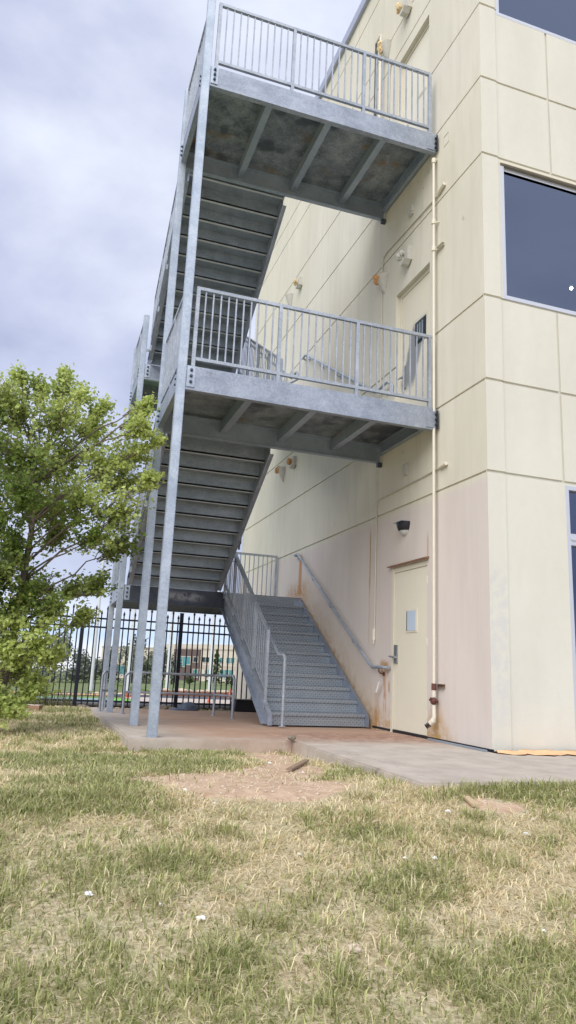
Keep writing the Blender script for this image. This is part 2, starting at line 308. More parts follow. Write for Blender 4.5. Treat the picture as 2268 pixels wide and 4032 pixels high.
# concrete slab
def concrete():
    g = G('concrete'); x, y, z = g.xyz()
    n = g.noise(3, 6, 0.65); st = g.noise(1.2, 5, 0.65, g.mapv((1.6, 4.0, 1), (4, 0, 0))); fine = g.noise(90, 3, 0.7); bl = g.noise(6, 5, 0.7, g.mapv((1, 2.2, 1)))
    c = g.mix(g.ss(n, 0.3, 0.7), (0.385, 0.335, 0.285), (0.51, 0.45, 0.39))
    # rust wash running out from under the stair
    f = g.m_('MULTIPLY', g.ss(x, -3.6, -2.6), g.ss(y, 0.4, 1.6))
    f = g.m_('MULTIPLY', f, g.ss(st, 0.2, 0.62, 0.45, 1.0))
    c = g.mix(g.m_('MULTIPLY', f, 0.80), c, (0.40, 0.22, 0.13))
    f2 = g.m_('MULTIPLY', g.m_('MULTIPLY', g.ss(x, -2.6, -1.5), rng_(g, y, 0.9, 2.0, 0.35)), g.ss(bl, 0.40, 0.62))
    c = g.mix(g.m_('MULTIPLY', f2, 0.8), c, (0.17, 0.07, 0.055))
    c = g.mix(g.m_('MULTIPLY', g.ss(bl, 0.55, 0.75), 0.35), c, (0.50, 0.455, 0.41))
    dk = g.noise(2.0, 5, 0.7, g.mapv((0.5, 3, 1), (8, 3, 0)))
    c = g.mix(g.m_('MULTIPLY', g.ss(dk, 0.55, 0.72), 0.35), c, (0.30, 0.28, 0.26))
    # control joints, hairline crack, grime round the post feet
    jt = g.m_('MULTIPLY', g.ss(g.m_('ABSOLUTE', g.m_('SUBTRACT', y, 0.955)), 0.012, 0.004), g.ss(x, -1.95, -1.93))
    jt = g.m_('MAXIMUM', jt, g.m_('MULTIPLY', g.ss(g.m_('ABSOLUTE', g.m_('SUBTRACT', y, 4.4)), 0.010, 0.004), g.ss(x, -1.0, -1.6)))
    jt = g.m_('MAXIMUM', jt, g.m_('MULTIPLY', g.ss(g.m_('ABSOLUTE', g.m_('SUBTRACT', x, 0.62)), 0.010, 0.004), g.ss(y, 0.0, -0.1)))
    ck = g.m_('ABSOLUTE', g.m_('SUBTRACT', g.m_('ADD', x, g.m_('MULTIPLY', g.noise(4, 5, 0.7), 0.7)), -1.35)); jt = g.m_('MAXIMUM', jt, g.m_('MULTIPLY', g.ss(ck, 0.009, 0.002), g.m_('MULTIPLY', g.ss(y, 0.9, 0.7), 0.6)))
    for px_, py_ in ((-3.46, 1.15), (-3.46, 2.80), (-3.46, 6.27), (-3.46, 7.86), (-1.44, 2.8)):
        dx_ = g.m_('POWER', g.m_('SUBTRACT', x, px_), 2.0); dy_ = g.m_('POWER', g.m_('SUBTRACT', y, py_), 2.0)
        rr_ = g.m_('ADD', g.m_('SQRT', g.m_('ADD', dx_, dy_)), g.m_('MULTIPLY', g.m_('SUBTRACT', bl, 0.5), 0.10))
        jt = g.m_('MAXIMUM', jt, g.ss(rr_, 0.15, 0.07, 0.0, 0.55))
    c = g.mix(g.m_('MULTIPLY', jt, 0.75), c, (0.12, 0.095, 0.075))
    spk = g.noise(38, 2, 0.5); c = g.mix(g.ss(spk, 0.70, 0.74, 0.0, 0.5), c, (0.16, 0.13, 0.10))
    g.bump(g.m_('ADD', fine, g.m_('MULTIPLY', n, 2)), 0.25, 0.004)
    MT['concrete'] = g.fin(c, 0.9)
concrete()
# ground: straw thatch over soil, dirt from a painted mask, plain grass far off
def ground_mat():
    g = G('ground'); x, y, z = g.xyz()
    th = g.noise(45, 4, 0.75, g.mapv((1, 1, 1))); n = g.noise(4, 5, 0.6); fine = g.noise(160, 3, 0.7)
    c = g.mix(g.ss(th, 0.3, 0.7), (0.29, 0.23, 0.145), (0.74, 0.64, 0.45))
    c = g.mix(g.m_('MULTIPLY', g.ss(n, 0.4, 0.65), 0.35), c, (0.30, 0.31, 0.15))
    dm_ = g.m_('ADD', g.xyz(g.attr('mask'))[0], g.m_('MULTIPLY', g.m_('SUBTRACT', g.noise(22, 5, 0.7), 0.5), 0.9)); dirt = g.ss(dm_, 0.35, 0.62)
    dc = g.mix(g.ss(g.noise(7, 6, 0.7), 0.3, 0.7), (0.46, 0.31, 0.20), (0.66, 0.49, 0.35))
    dc = g.mix(g.ss(g.noise(60, 3, 0.6), 0.62, 0.72), dc, (0.62, 0.52, 0.42))
    c = g.mix(dirt, c, dc)
    far = g.xyz(g.attr('mask'))[1]
    fc = g.mix(g.noise(0.25, 5, 0.7), (0.10, 0.135, 0.045), (0.20, 0.235, 0.085))
    c = g.mix(far, c, fc)
    g.bump(g.m_('ADD', th, g.m_('MULTIPLY', fine, 0.5)), 0.6, 0.02)
    MT['ground'] = g.fin(c, 0.95)
ground_mat()
def attr_mat(name, rough, trans):
    g = G(name); c = g.attr('Col'); g.fin(c, rough); g.p.inputs['Specular IOR Level'].default_value = 0.25
    t = g.t; tr = t.nodes.new('ShaderNodeBsdfTranslucent'); t.links.new(c, tr.inputs[0])
    ms = t.nodes.new('ShaderNodeMixShader'); ms.inputs[0].default_value = trans
    t.links.new(g.p.outputs[0], ms.inputs[1]); t.links.new(tr.outputs[0], ms.inputs[2]); t.links.new(ms.outputs[0], g.o.inputs[0])
    MT[name] = g.m
attr_mat('grass_blade', 0.7, 0.42); attr_mat('leaf', 0.45, 0.45)
simple('bark', (0.16, 0.13, 0.105), 0.9, var=0.35, nsc=25)
simple('far_bark', (0.10, 0.08, 0.06), 0.9)

# ------------------------------------------------------------------ mesh helpers
def link(name, me, mat, parent=None):
    o = bpy.data.objects.new(name, me); COL.objects.link(o)
    if mat is not None: me.materials.append(MT[mat] if isinstance(mat, str) else mat)
    if parent is not None:
        o.parent = parent
        o.matrix_parent_inverse = Matrix.Translation(-top_loc(parent))
    return o
def top_loc(o):
    return WL[o.name]
WL = {}
def empty(name, loc, label, cat, group=None):
    o = bpy.data.objects.new(name, None); COL.objects.link(o); o.location = loc; o.empty_display_size = 0.2
    WL[o.name] = Vector(loc); tag(o, label, cat, group); return o
def tag(o, label=None, cat=None, group=None, kind=None):
    if label: o['label'] = label
    if cat: o['category'] = cat
    if group: o['group'] = group
    if kind: o['kind'] = kind
    return o
def mk(name, bm, mat, parent=None, smooth=False):
    me = bpy.data.meshes.new(name); bm.normal_update(); bm.to_mesh(me); bm.free()
    if smooth:
        for p in me.polygons: p.use_smooth = True
    o = link(name, me, mat, parent)
    WL[o.name] = Vector((0, 0, 0))
    return o
def B(): return bmesh.new()
def box(bm, x0, x1, y0, y1, z0, z1):
    if x0 > x1: x0, x1 = x1, x0
    if y0 > y1: y0, y1 = y1, y0
    if z0 > z1: z0, z1 = z1, z0
    v = [bm.verts.new(p) for p in ((x0, y0, z0), (x1, y0, z0), (x1, y1, z0), (x0, y1, z0), (x0, y0, z1), (x1, y0, z1), (x1, y1, z1), (x0, y1, z1))]
    for f in ((0, 3, 2, 1), (4, 5, 6, 7), (0, 1, 5, 4), (1, 2, 6, 5), (2, 3, 7, 6), (3, 0, 4, 7)): bm.faces.new([v[i] for i in f])
    return bm
def prism(bm, prof, axis, a0, a1):
    """extrude a closed 2-D profile along an axis; profile coords are the other two axes in order"""
    def P(p, a):
        if axis == 0: return (a, p[0], p[1])
        if axis == 1: return (p[0], a, p[1])
        return (p[0], p[1], a)
    A = [bm.verts.new(P(p, a0)) for p in prof]; C_ = [bm.verts.new(P(p, a1)) for p in prof]
    n = len(prof)
    bm.faces.new(A); bm.faces.new(C_[::-1])
    for i in range(n): bm.faces.new((A[i], C_[i], C_[(i+1) % n], A[(i+1) % n]))
    return bm
def fixn(bm): bmesh.ops.recalc_face_normals(bm, faces=bm.faces[:]); return bm
def tube(bm, pts, r, seg=8, caps=True):
    pts = [Vector(p) for p in pts]; rs = r if isinstance(r, (list, tuple)) else [r]*len(pts)
    prev = None; rings = []; up = None
    for i, p in enumerate(pts):
        if i == 0: d = (pts[1]-p)
        elif i == len(pts)-1: d = (p-pts[i-1])
        else: d = (pts[i+1]-p).normalized()+(p-pts[i-1]).normalized()
        d.normalize()
        if up is None: up = Vector((0, 0, 1)) if abs(d.z) < 0.9 else Vector((1, 0, 0))
        s = d.cross(up)
        if s.length < 1e-4: s = d.cross(Vector((0, 1, 0)))
        s.normalize(); u2 = s.cross(d).normalized(); up = u2
        rings.append([bm.verts.new(p+(s*math.cos(2*math.pi*k/seg)+u2*math.sin(2*math.pi*k/seg))*rs[i]) for k in range(seg)])
    for a, b in zip(rings, rings[1:]):
        for k in range(seg): bm.faces.new((a[k], a[(k+1) % seg], b[(k+1) % seg], b[k]))
    if caps: bm.faces.new(rings[0][::-1]); bm.faces.new(rings[-1])
    return bm
def sbar(bm, p0, p1, w_, h):
    """square bar between two points in a plane of constant x or any; w_ horizontal, h across"""
    p0 = Vector(p0); p1 = Vector(p1); d = (p1-p0).normalized()
    ref = Vector((0, 0, 1)) if abs(d.z) < 0.95 else Vector((0, 1, 0))
    s = d.cross(ref).normalized(); u = s.cross(d).normalized()
    v = []
    for p in (p0, p1):
        for a, b in ((-1, -1), (1, -1), (1, 1), (-1, 1)): v.append(bm.verts.new(p+s*a*w_/2+u*b*h/2))
    for f in ((0, 1, 2, 3), (7, 6, 5, 4), (0, 4, 5, 1), (1, 5, 6, 2), (2, 6, 7, 3), (3, 7, 4, 0)): bm.faces.new([v[i] for i in f])
    return bm
def ball(bm, c, r, sx=1, sy=1, sz=1, sub=2, jit=0.0):
    n0 = len(bm.verts)
    res = bmesh.ops.create_icosphere(bm, subdivisions=sub, radius=1.0)
    for v in res['verts']:
        k = 1+random.uniform(-jit, jit); v.co = Vector((v.co.x*r*sx*k+c[0], v.co.y*r*sy*k+c[1], v.co.z*r*sz*k+c[2]))
    return bm

# ------------------------------------------------------------------ terrain
YT = [-400, -12, -6.8, -4.3, -1.9, -1.0, 0.9, 2.0, 8.6, 9.6, 12, 19, 25, 33, 46.9, 47.0, 60, 150, 180, 400, 4000]
ZT = [-6, -1.45, -0.78, -0.44, -0.09, -0.085, -0.125, -0.07, -0.19, -0.23, -0.30, -0.60, -0.75, -0.90, -1.52, -1.52, -1.75, -2.4, -3.0, -5, -60]
nrm = np.random.default_rng(5)
PH = nrm.uniform(0, 6.28, 24); DR = nrm.uniform(0, 6.28, 24); FQ = np.exp(nrm.uniform(math.log(0.5), math.log(7), 24))
def wav(x, y, k0=0, k1=24, p=1.0):
    s = 0
    for i in range(k0, k1): s = s+np.sin(FQ[i]*(x*np.cos(DR[i])+y*np.sin(DR[i]))+PH[i])/FQ[i]**p
    return s
def H(x, y):
    z = np.interp(y, YT, ZT)
    # the walkway's side is banked a little higher than the lawn left of it
    z = z+0.045*np.clip((np.asarray(x)+2.6)/1.0, 0, 1)*np.clip((-0.9-np.asarray(y))/0.8, 0, 1)*np.clip((np.asarray(y)+5)/3, 0, 1)
    b = np.where((np.asarray(y) < 9) & (np.asarray(y) > -12), 1.0, 0.0)
    return z+b*0.008*wav(np.asarray(x)*1.0, np.asarray(y)*1.0, 0, 12, 0.6)
def dirt(x, y):
    x = np.asarray(x, float); y = np.asarray(y, float)
    n = 0.13*wav(x*1.7, y*1.7, 4, 24, 0.5)
    def el(cx, cy, rx, ry, a=0):
        c, s = math.cos(a), math.sin(a); dx = (x-cx); dy = (y-cy)
        return 1.15-np.sqrt(((dx*c+dy*s)/rx)**2+((-dx*s+dy*c)/ry)**2)
    d = np.maximum.reduce([el(-2.98, -1.58, 0.66, 0.74), el(-3.55, -1.35, 0.36, 0.26), el(-2.50, -0.55, 0.40, 0.95, -0.25), el(-2.30, 0.55, 0.42, 0.55), el(-2.9, 0.78, 0.45, 0.14)*0.8, el(-3.85, 0.62, 0.36, 0.24),
                           el(-1.62, -2.36, 0.24, 0.14)*0.72, el(-0.75, -2.75, 0.22, 0.12)*0.6])
    return np.clip((d+n*0.55)*3.2, 0, 1)
def build_ground():
    xs = np.concatenate([[-3000, -800, -200, -60, -25, -14, -10], np.arange(-8, 3.01, 0.16), [4, 6, 9, 14, 25, 60, 200, 800, 3000]])
    ys = np.concatenate([[-400, -60, -25, -12, -9, -8], np.arange(-7, 9.7, 0.16), [10.5, 12, 14, 16, 19, 22, 25, 29, 33, 37, 41, 44, 46.9, 47.0, 52, 60, 80, 110, 150, 180, 260, 400, 900, 4000]])
    X, Y = np.meshgrid(xs, ys, indexing='ij'); Z = H(X, Y)
    co = np.stack([X, Y, Z], -1).reshape(-1, 3); ny = len(ys)
    i, j = np.meshgrid(np.arange(len(xs)-1), np.arange(ny-1), indexing='ij')
    a = (i*ny+j).ravel(); F = np.stack([a, a+ny, a+ny+1, a+1], -1)
    me = npmesh('ground', co, F); M = np.zeros((len(co), 4), np.float32); M[:, 3] = 1
    M[:, 0] = dirt(co[:, 0], co[:, 1])*(co[:, 1] < 3); M[:, 1] = np.clip((co[:, 1]-9.8)/1.5, 0, 1)
    setcol(me, 'mask', M)
    for p in me.polygons: p.use_smooth = True
    tag(link('ground', me, 'ground'), kind='structure')
def npmesh(name, co, F, tri=None):
    me = bpy.data.meshes.new(name); n = len(co)
    me.vertices.add(n); me.vertices.foreach_set('co', np.asarray(co, np.float32).ravel())
    faces = [np.asarray(F)] + ([np.asarray(tri)] if tri is not None else [])
    idx = np.concatenate([f.ravel() for f in faces]); tot = np.concatenate([np.full(len(f), f.shape[1]) for f in faces])
    me.loops.add(len(idx)); me.loops.foreach_set('vertex_index', idx.astype(np.int32))
    me.polygons.add(len(tot)); st = np.concatenate([[0], np.cumsum(tot)[:-1]])
    me.polygons.foreach_set('loop_start', st.astype(np.int32)); me.polygons.foreach_set('loop_total', tot.astype(np.int32))
    me.update(calc_edges=True); me.validate(); return me
def setcol(me, name, M):
    at = me.color_attributes.new(name, 'FLOAT_COLOR', 'POINT'); at.data.foreach_set('color', np.asarray(M, np.float32).ravel())
build_ground()
def patch(name, x0, x1, y0, y1, mat, dz=0.02, label=None, cat=None, nx=2):
    bm = B(); ys = sorted({y0, y1} | {t for t in YT if y0 < t < y1}); xs = [x0+(x1-x0)*i/nx for i in range(nx+1)]
    V = [[bm.verts.new((x, y, float(np.interp(y, YT, ZT))+dz)) for y in ys] for x in xs]
    for i in range(nx):
        for j in range(len(ys)-1): bm.faces.new((V[i][j], V[i+1][j], V[i+1][j+1], V[i][j+1]))
    o = mk(name, bm, mat); tag(o, kind='structure'); return o
patch('asphalt_path', -20, 9.5, 28.5, 38, 'asphalt')
patch('artificial_turf', -18, -1.1, 16.5, 25.0, 'turf', 0.02)
patch('water', -17, -2.0, 18.2, 23.2, 'water', 0.045)
patch('paved_ground', -1.0, 12, 19.5, 46.6, 'pavers', 0.015)
patch('turf_strip', -0.6, 5, 14.5, 17.8, 'turf', 0.012)
patch('gravel_strip', -3.9, -0.02, 8.15, 9.9, 'gravel', 0.03, nx=6)

# ------------------------------------------------------------------ slab and walkway
def slab():
    bm = B()
    # plan outline split into rectangles sharing edges; top follows a slight fall to the back
    def top(y): return 0.0 if y < 2 else -0.021*(y-2)
    xs = [-3.73, -1.935, -0.004, 14.0]; ys = [-1.95, -0.12, 0.95, 2.0, 8.15]
    cells = [(1, 0), (2, 0), (1, 1), (0, 2), (1, 2), (0, 3), (1, 3)]
    T = {}; Bt = {}
    def gv(d, i, j, z):
        if (i, j) not in d: d[(i, j)] = bm.verts.new((xs[i], ys[j], z))
        return d[(i, j)]
    tv = lambda i, j: gv(T, i, j, top(ys[j])); bv = lambda i, j: gv(Bt, i, j, top(ys[j])-0.3)
    S = set(cells)
    for i, j in cells:
        bm.faces.new((tv(i, j), tv(i+1, j), tv(i+1, j+1), tv(i, j+1)))
        for (di, dj, a, b) in ((0, -1, (i, j), (i+1, j)), (1, 0, (i+1, j), (i+1, j+1)), (0, 1, (i+1, j+1), (i, j+1)), (-1, 0, (i, j+1), (i, j))):
            if (i+di, j+dj) not in S: bm.faces.new((bv(*a), bv(*b), tv(*b), tv(*a)))
    bmesh.ops.recalc_face_normals(bm, faces=bm.faces[:])
    ed = [e for e in bm.edges if len(e.link_faces) == 2 and abs(e.link_faces[0].normal.dot(e.link_faces[1].normal)) < 0.3 and all(v.co.z > -0.2 for v in e.verts)]
    bmesh.ops.bevel(bm, geom=ed, offset=0.015, segments=2, affect='EDGES')
    tag(mk('pavement', bm, 'concrete'), kind='structure')
slab()
def topz(y): return 0.0 if y < 2 else -0.021*(y-2)

# ------------------------------------------------------------------ building
BX, BY, BZ = 16.0, 11.1, 13.66
bld = empty('building', (0, 0, 0), 'large cream stucco commercial building with grooved walls and dark windows, right of the steel stair', 'building')
JZ = [3.13, 4.28, 5.385, 7.41, 8.58, 9.765, 11.2, 11.77, 13.2]
gw = 0.014; gd = 0.022
def sheet(us, vs_, dep, P):
    """relief surface: dep(u,v) -> depth or None (open); P(u,v,d) -> xyz"""
    bm = B(); nu, nv = len(us)-1, len(vs_)-1
    D = [[dep((us[i]+us[i+1])/2, (vs_[j]+vs_[j+1])/2) for j in range(nv)] for i in range(nu)]
    def q(*pts): bm.faces.new([bm.verts.new(P(*p)) for p in pts])
    for i in range(nu):
        for j in range(nv):
            d = D[i][j]; u0, u1, v0, v1 = us[i], us[i+1], vs_[j], vs_[j+1]
            if d is not None: q((u0, v0, d), (u1, v0, d), (u1, v1, d), (u0, v1, d))
            if i+1 < nu:
                e_ = D[i+1][j]; a = 0.16 if d is None else d; b = 0.16 if e_ is None else e_
                if abs(a-b) > 1e-6: q((u1, v0, a), (u1, v1, a), (u1, v1, b), (u1, v0, b))
            if j+1 < nv:
                e_ = D[i][j+1]; a = 0.16 if d is None else d; b = 0.16 if e_ is None else e_
                if abs(a-b) > 1e-6: q((u0, v1, a), (u1, v1, a), (u1, v1, b), (u0, v1, b))
    bmesh.ops.remove_doubles(bm, verts=bm.verts[:], dist=1e-5)
    bmesh.ops.recalc_face_normals(bm, faces=bm.faces[:])
    return bm
# side wall (x = 0 plane, faces -x)
D1 = (1.39, 2.395, -0.05, 2.26); D2 = (1.335, 2.385, 4.27, 6.60); D3 = (1.36, 2.40, 8.54, 10.97)
def dside(y, z):
    for (a, b, c_, d_), dd in ((D1, 0.035), (D2, 0.11), (D3, 0.11)):
        if a < y < b and c_ < z < d_: return dd
    for j in JZ:
        if abs(z-j) < gw: return gd
    return 0.0
ysb = sorted({0, BY, 1.39, 2.395, 1.335, 2.385, 1.36, 2.40}); zsb = sorted({-0.35, BZ, -0.05, 2.26, 4.27, 6.60, 8.54, 10.97, *[j-gw for j in JZ], *[j+gw for j in JZ]})
bm = sheet(ysb, zsb, dside, lambda u, v, d: (d, u, v))
mk('side_wall', bm, 'stucco_side', bld)
# front wall (y = 0 plane, faces -y)
W2 = (0.285, 4.3, 5.40, 7.36); W3 = (0.270, 4.3, 9.69, 11.2); W1 = (1.10, 4.3, 0.0, 3.09)
def dfront(x, z):
    for a, b, c_, d_ in (W1, W2, W3):
        if a < x < b and c_ < z < d_: return None
    base = 0.0 if x < 0.245 else 0.014
    for j in JZ:
        if abs(z-j) < gw*1.2 : return base+gd
    for xj in (1.085, 5.6, 9.0, 12.4):
        if abs(x-xj) < gw*1.2 and (z > 3.13): return base+gd
    return base
xs_ = sorted({0, 0.245, BX, 0.285, 0.270, 1.10, 4.3, *[j+s*gw*1.2 for j in (1.085, 5.6, 9.0, 12.4) for s in (-1, 1)]})
zs_ = sorted({-0.35, BZ, 0.0, 3.09, 5.40, 7.36, 9.69, 11.2, *[j+s*gw*1.2 for j in JZ for s in (-1, 1)]})
bm = sheet(xs_, zs_, dfront, lambda u, v, d: (u, d, v))
mk('front_wall', bm, 'stucco_front', bld)
bm = B()
box(bm, BX-0.2, BX, 0.031, BY-0.2, -0.35, BZ); box(bm, 0.001, BX, BY-0.2, BY, -0.35, BZ)
mk('rear_wall', bm, 'stucco_plain', bld)
rf = mk('roof', box(B(), 0.02, BX-0.01, 0.06, BY-0.01, BZ-0.6, BZ-0.45), 'office_band', bld)
bm = B(); box(bm, -0.07, 0.25, -0.07, BY+0.07, BZ, BZ+0.22); box(bm, 0.25, BX+0.07, -0.07, 0.25, BZ, BZ+0.22)
mk('coping', bm, 'coping', bld)
# interior floors and back wall behind the glass
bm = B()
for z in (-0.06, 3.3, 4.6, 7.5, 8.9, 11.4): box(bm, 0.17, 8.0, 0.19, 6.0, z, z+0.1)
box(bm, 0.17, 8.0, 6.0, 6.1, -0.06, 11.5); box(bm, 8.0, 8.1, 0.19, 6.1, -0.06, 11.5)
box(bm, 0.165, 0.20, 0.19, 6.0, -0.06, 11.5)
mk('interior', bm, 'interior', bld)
def window(x0, x1, z0, z1, head=False, mull=(), trans=None):
    bm = B(); fy0, fy1 = 0.012, 0.10; t = 0.05
    box(bm, x0, x0+t, fy0, fy1, z0, z1); box(bm, x1-t, x1, fy0, fy1, z0, z1)
    box(bm, x0+t, x1-t, fy0, fy1, z0, z0+t)
    box(bm, x0+t, x1-t, fy0+(0.0 if not head else 0.03), fy1, z1-t, z1)
    for mxx in mull: box(bm, mxx-0.03, mxx+0.03, fy0+0.01, fy1, z0+t, z1-t)
    if trans: box(bm, x0+t, x1-t, fy0-0.004, fy1-0.002, trans[0], trans[1]); box(bm, x0+t, x1-t, fy0-0.02, fy1-0.02, (trans[0]+trans[1])/2-0.012, (trans[0]+trans[1])/2+0.012)
    f = mk('window', bm, 'alu_frame', bld)
    pane = mk('pane', box(B(), x0+t-0.01, x1-t+0.01, 0.066, 0.074, z0+t-0.01, z1-t+0.01), 'window_glass', f)
    if head:
        bm = B(); box(bm, x0+0.002, x1, 0.0, 0.16, z1+0.002, z1+0.045); box(bm, x0+0.004, x1, 0.045, 0.15, z1-0.05, z1+0.001)
        mk('window_head', bm, 'bronze_head', f)
        mk('head_flashing', box(B(), x0-0.01, x1, -0.012, 0.03, z1+0.02, z1+0.05), 'trim_paint', f)
    return f
window(W2[0], W2[1], W2[2], W2[3]-0.05, head=True, mull=(2.3,))
window(W3[0], W3[1], W3[2], W3[3], mull=(2.3,))
window(W1[0], W1[1], W1[2], W1[3], mull=(2.3,), trans=(2.36, 2.50))
# doors of the side wall
def lever(par, y, z0, z1, x, zl):
    h = mk('handle', fixn(box(B(), x-0.022, x, y-0.045, y+0.045, z0, z1)), 'steel_hw', par)
    bm = B(); tube(bm, [(x-0.02, y, zl), (x-0.075, y, zl)], 0.013, 8); tube(bm, [(x-0.072, y-0.08, zl), (x-0.072, y+0.085, zl+0.012)], 0.013, 8)
    mk('lever', bm, 'steel_hw', h)
d = mk('door', box(B(), 0.012, 0.034, 1.405, 2.325, 0.035, 2.185), 'door_paint', bld)
tag(d, 'flush cream door at ground level with small bright window')
bm = B(); box(bm, -0.006, 0.034, 2.335, 2.395, -0.02, 2.255); box(bm, 0.004, 0.034, 1.39, 1.400, -0.02, 2.255); box(bm, 0.0, 0.034, 1.400, 2.335, 2.19, 2.255)
mk('door_frame', bm, 'trim_paint', d)
bm = B(); prism(bm, [(-0.055, 2.27), (0.0, 2.285), (0.0, 2.305), (-0.06, 2.29)], 1, 1.34, 2.46)
mk('drip_cap', fixn(bm), 'rusty_lintel', d)
bm = B(); box(bm, 0.003, 0.0125, 1.675, 1.975, 1.332, 1.643); f_ = mk('door_window', bm, 'trim_paint', d)
mk('pane', box(B(), -0.001, 0.0028, 1.70, 1.94, 1.355, 1.620), 'lite_glass', f_)
mk('seal', box(B(), -0.003, 0.0026, 1.941, 1.955, 1.355, 1.620), 'black_plastic', f_)
lever(d, 2.26, 0.92, 1.17, 0.012, 1.0)
for z in (0.25, 1.15, 1.95): mk('hinge', tube(B(), [(0.0, 1.395, z), (0.0, 1.395, z+0.10)], 0.008, 8), 'trim_paint', d)
for (a, b, c_, t_), mat, lab in ((D2, 'door_patched', 'upper door with grey overpainted patches and dark window'), (D3, 'door_paint', 'highest door on the side wall')):
    dd = mk('door', box(B(), 0.085, 0.108, a+0.05, b-0.055, c_+0.01, t_-0.06), mat, bld); tag(dd, lab)
    bm = B(); box(bm, 0.07, 0.109, a, a+0.045, c_, t_); box(bm, 0.07, 0.109, b-0.05, b, c_, t_); box(bm, 0.07, 0.109, a+0.045, b-0.05, t_-0.055, t_)
    mk('door_frame', bm, 'trim_paint', dd)
    w_ = mk('door_window', box(B(), 0.078, 0.0855, 1.585, 1.905, c_+1.28, c_+1.64), 'dark_metal' if mat == 'door_patched' else 'door_paint', dd)
    mk('pane', box(B(), 0.072, 0.0778, 1.615, 1.875, c_+1.31, c_+1.61), 'dark_glass' if mat == 'door_patched' else 'door_paint', w_)
    if mat == 'door_patched':
        for k in range(3): mk('security_bar', box(B(), 0.066, 0.0715, 1.66+k*0.07, 1.685+k*0.07, c_+1.33, c_+1.59), 'galv_rail', w_)
    lever(dd, 2.22, c_+0.72, c_+1.08, 0.086, c_+0.88)
# metal base strip at the foot of the side wall
mk('base_strip', box(B(), -0.075, -0.05, 0.02, 1.25, 0.001, 0.022), 'galv_joist', bld)
mk('base_gap', box(B(), -0.003, 0.02, 0.0, 2.98, 0.0, 0.03), 'black_plastic', bld)

# things inside, seen through the glass
t_ = empty('ceiling_lamp', (2.365, 1.2, 6.64), 'small glowing ceiling lamp seen through the middle window of the front wall', 'lamp')
# ------------------------------------------------------------------ fire stair
ST = empty('exterior_staircase', (-1.7, 1.1, 0), 'four-flight galvanised steel exterior staircase with landings and baluster guards fixed to the building wall', 'staircase')
r = 0.1778; t = 0.287; Y1 = 3.06; YM = Y1+11*t          # YM = far end of flights
XI0, XI1 = -1.545, -0.075        # inner flight (next to the wall) clear between stringers
XO0, XO1 = -3.30, -1.745         # outer flight
PX = -3.46
LV = {'M1': 12*r, 'L2': 24*r, 'M2': 36*r, 'L3': 48*r}
# posts
for py, ph in ((1.15, 9.72), (2.80, 9.62), (6.27, LV['M2']+1.02), (7.86, LV['M2']+1.02)):
    bm = B(); box(bm, PX-0.052, PX+0.052, py-0.052, py+0.052, topz(py)-0.02, ph)
    bmesh.ops.bevel(bm, geom=[e for e in bm.edges if abs((e.verts[0].co-e.verts[1].co).z) > 1], offset=0.008, segments=2, affect='EDGES')
    mk('post', bm, 'galv_post', ST)
def chan(bm, a, b, z0, z1, out, tw=0.008, fl=0.075, th=0.011):
    """horizontal C channel from a to b (x,y); web at the line, flanges toward out (unit xy)"""
    a = Vector((*a, 0)); b = Vector((*b, 0)); o = Vector((*out, 0))
    prof = [(0, z0), (fl, z0), (fl, z0+th), (tw, z0+th), (tw, z1-th), (fl, z1-th), (fl, z1), (0, z1)]
    A = [bm.verts.new(a+o*p[0]+Vector((0, 0, p[1]))) for p in prof]; C_ = [bm.verts.new(b+o*p[0]+Vector((0, 0, p[1]))) for p in prof]
    n = len(prof); bm.faces.new(A); bm.faces.new(C_[::-1])
    for i in range(n): bm.faces.new((A[i], C_[i], C_[(i+1) % n], A[(i+1) % n]))
    return bm
def bolts(par, x, y, z, nrmv, n=3, dz=0.075):
    nv = Vector(nrmv)
    for k in range(n):
        bm = B(); c = Vector((x, y, z-k*dz)); tube(bm, [c, c+nv*0.012], 0.02, 10); tube(bm, [c+nv*0.0121, c+nv*0.03], 0.013, 6)
        mk('bolt', bm, 'bolt_steel', par)
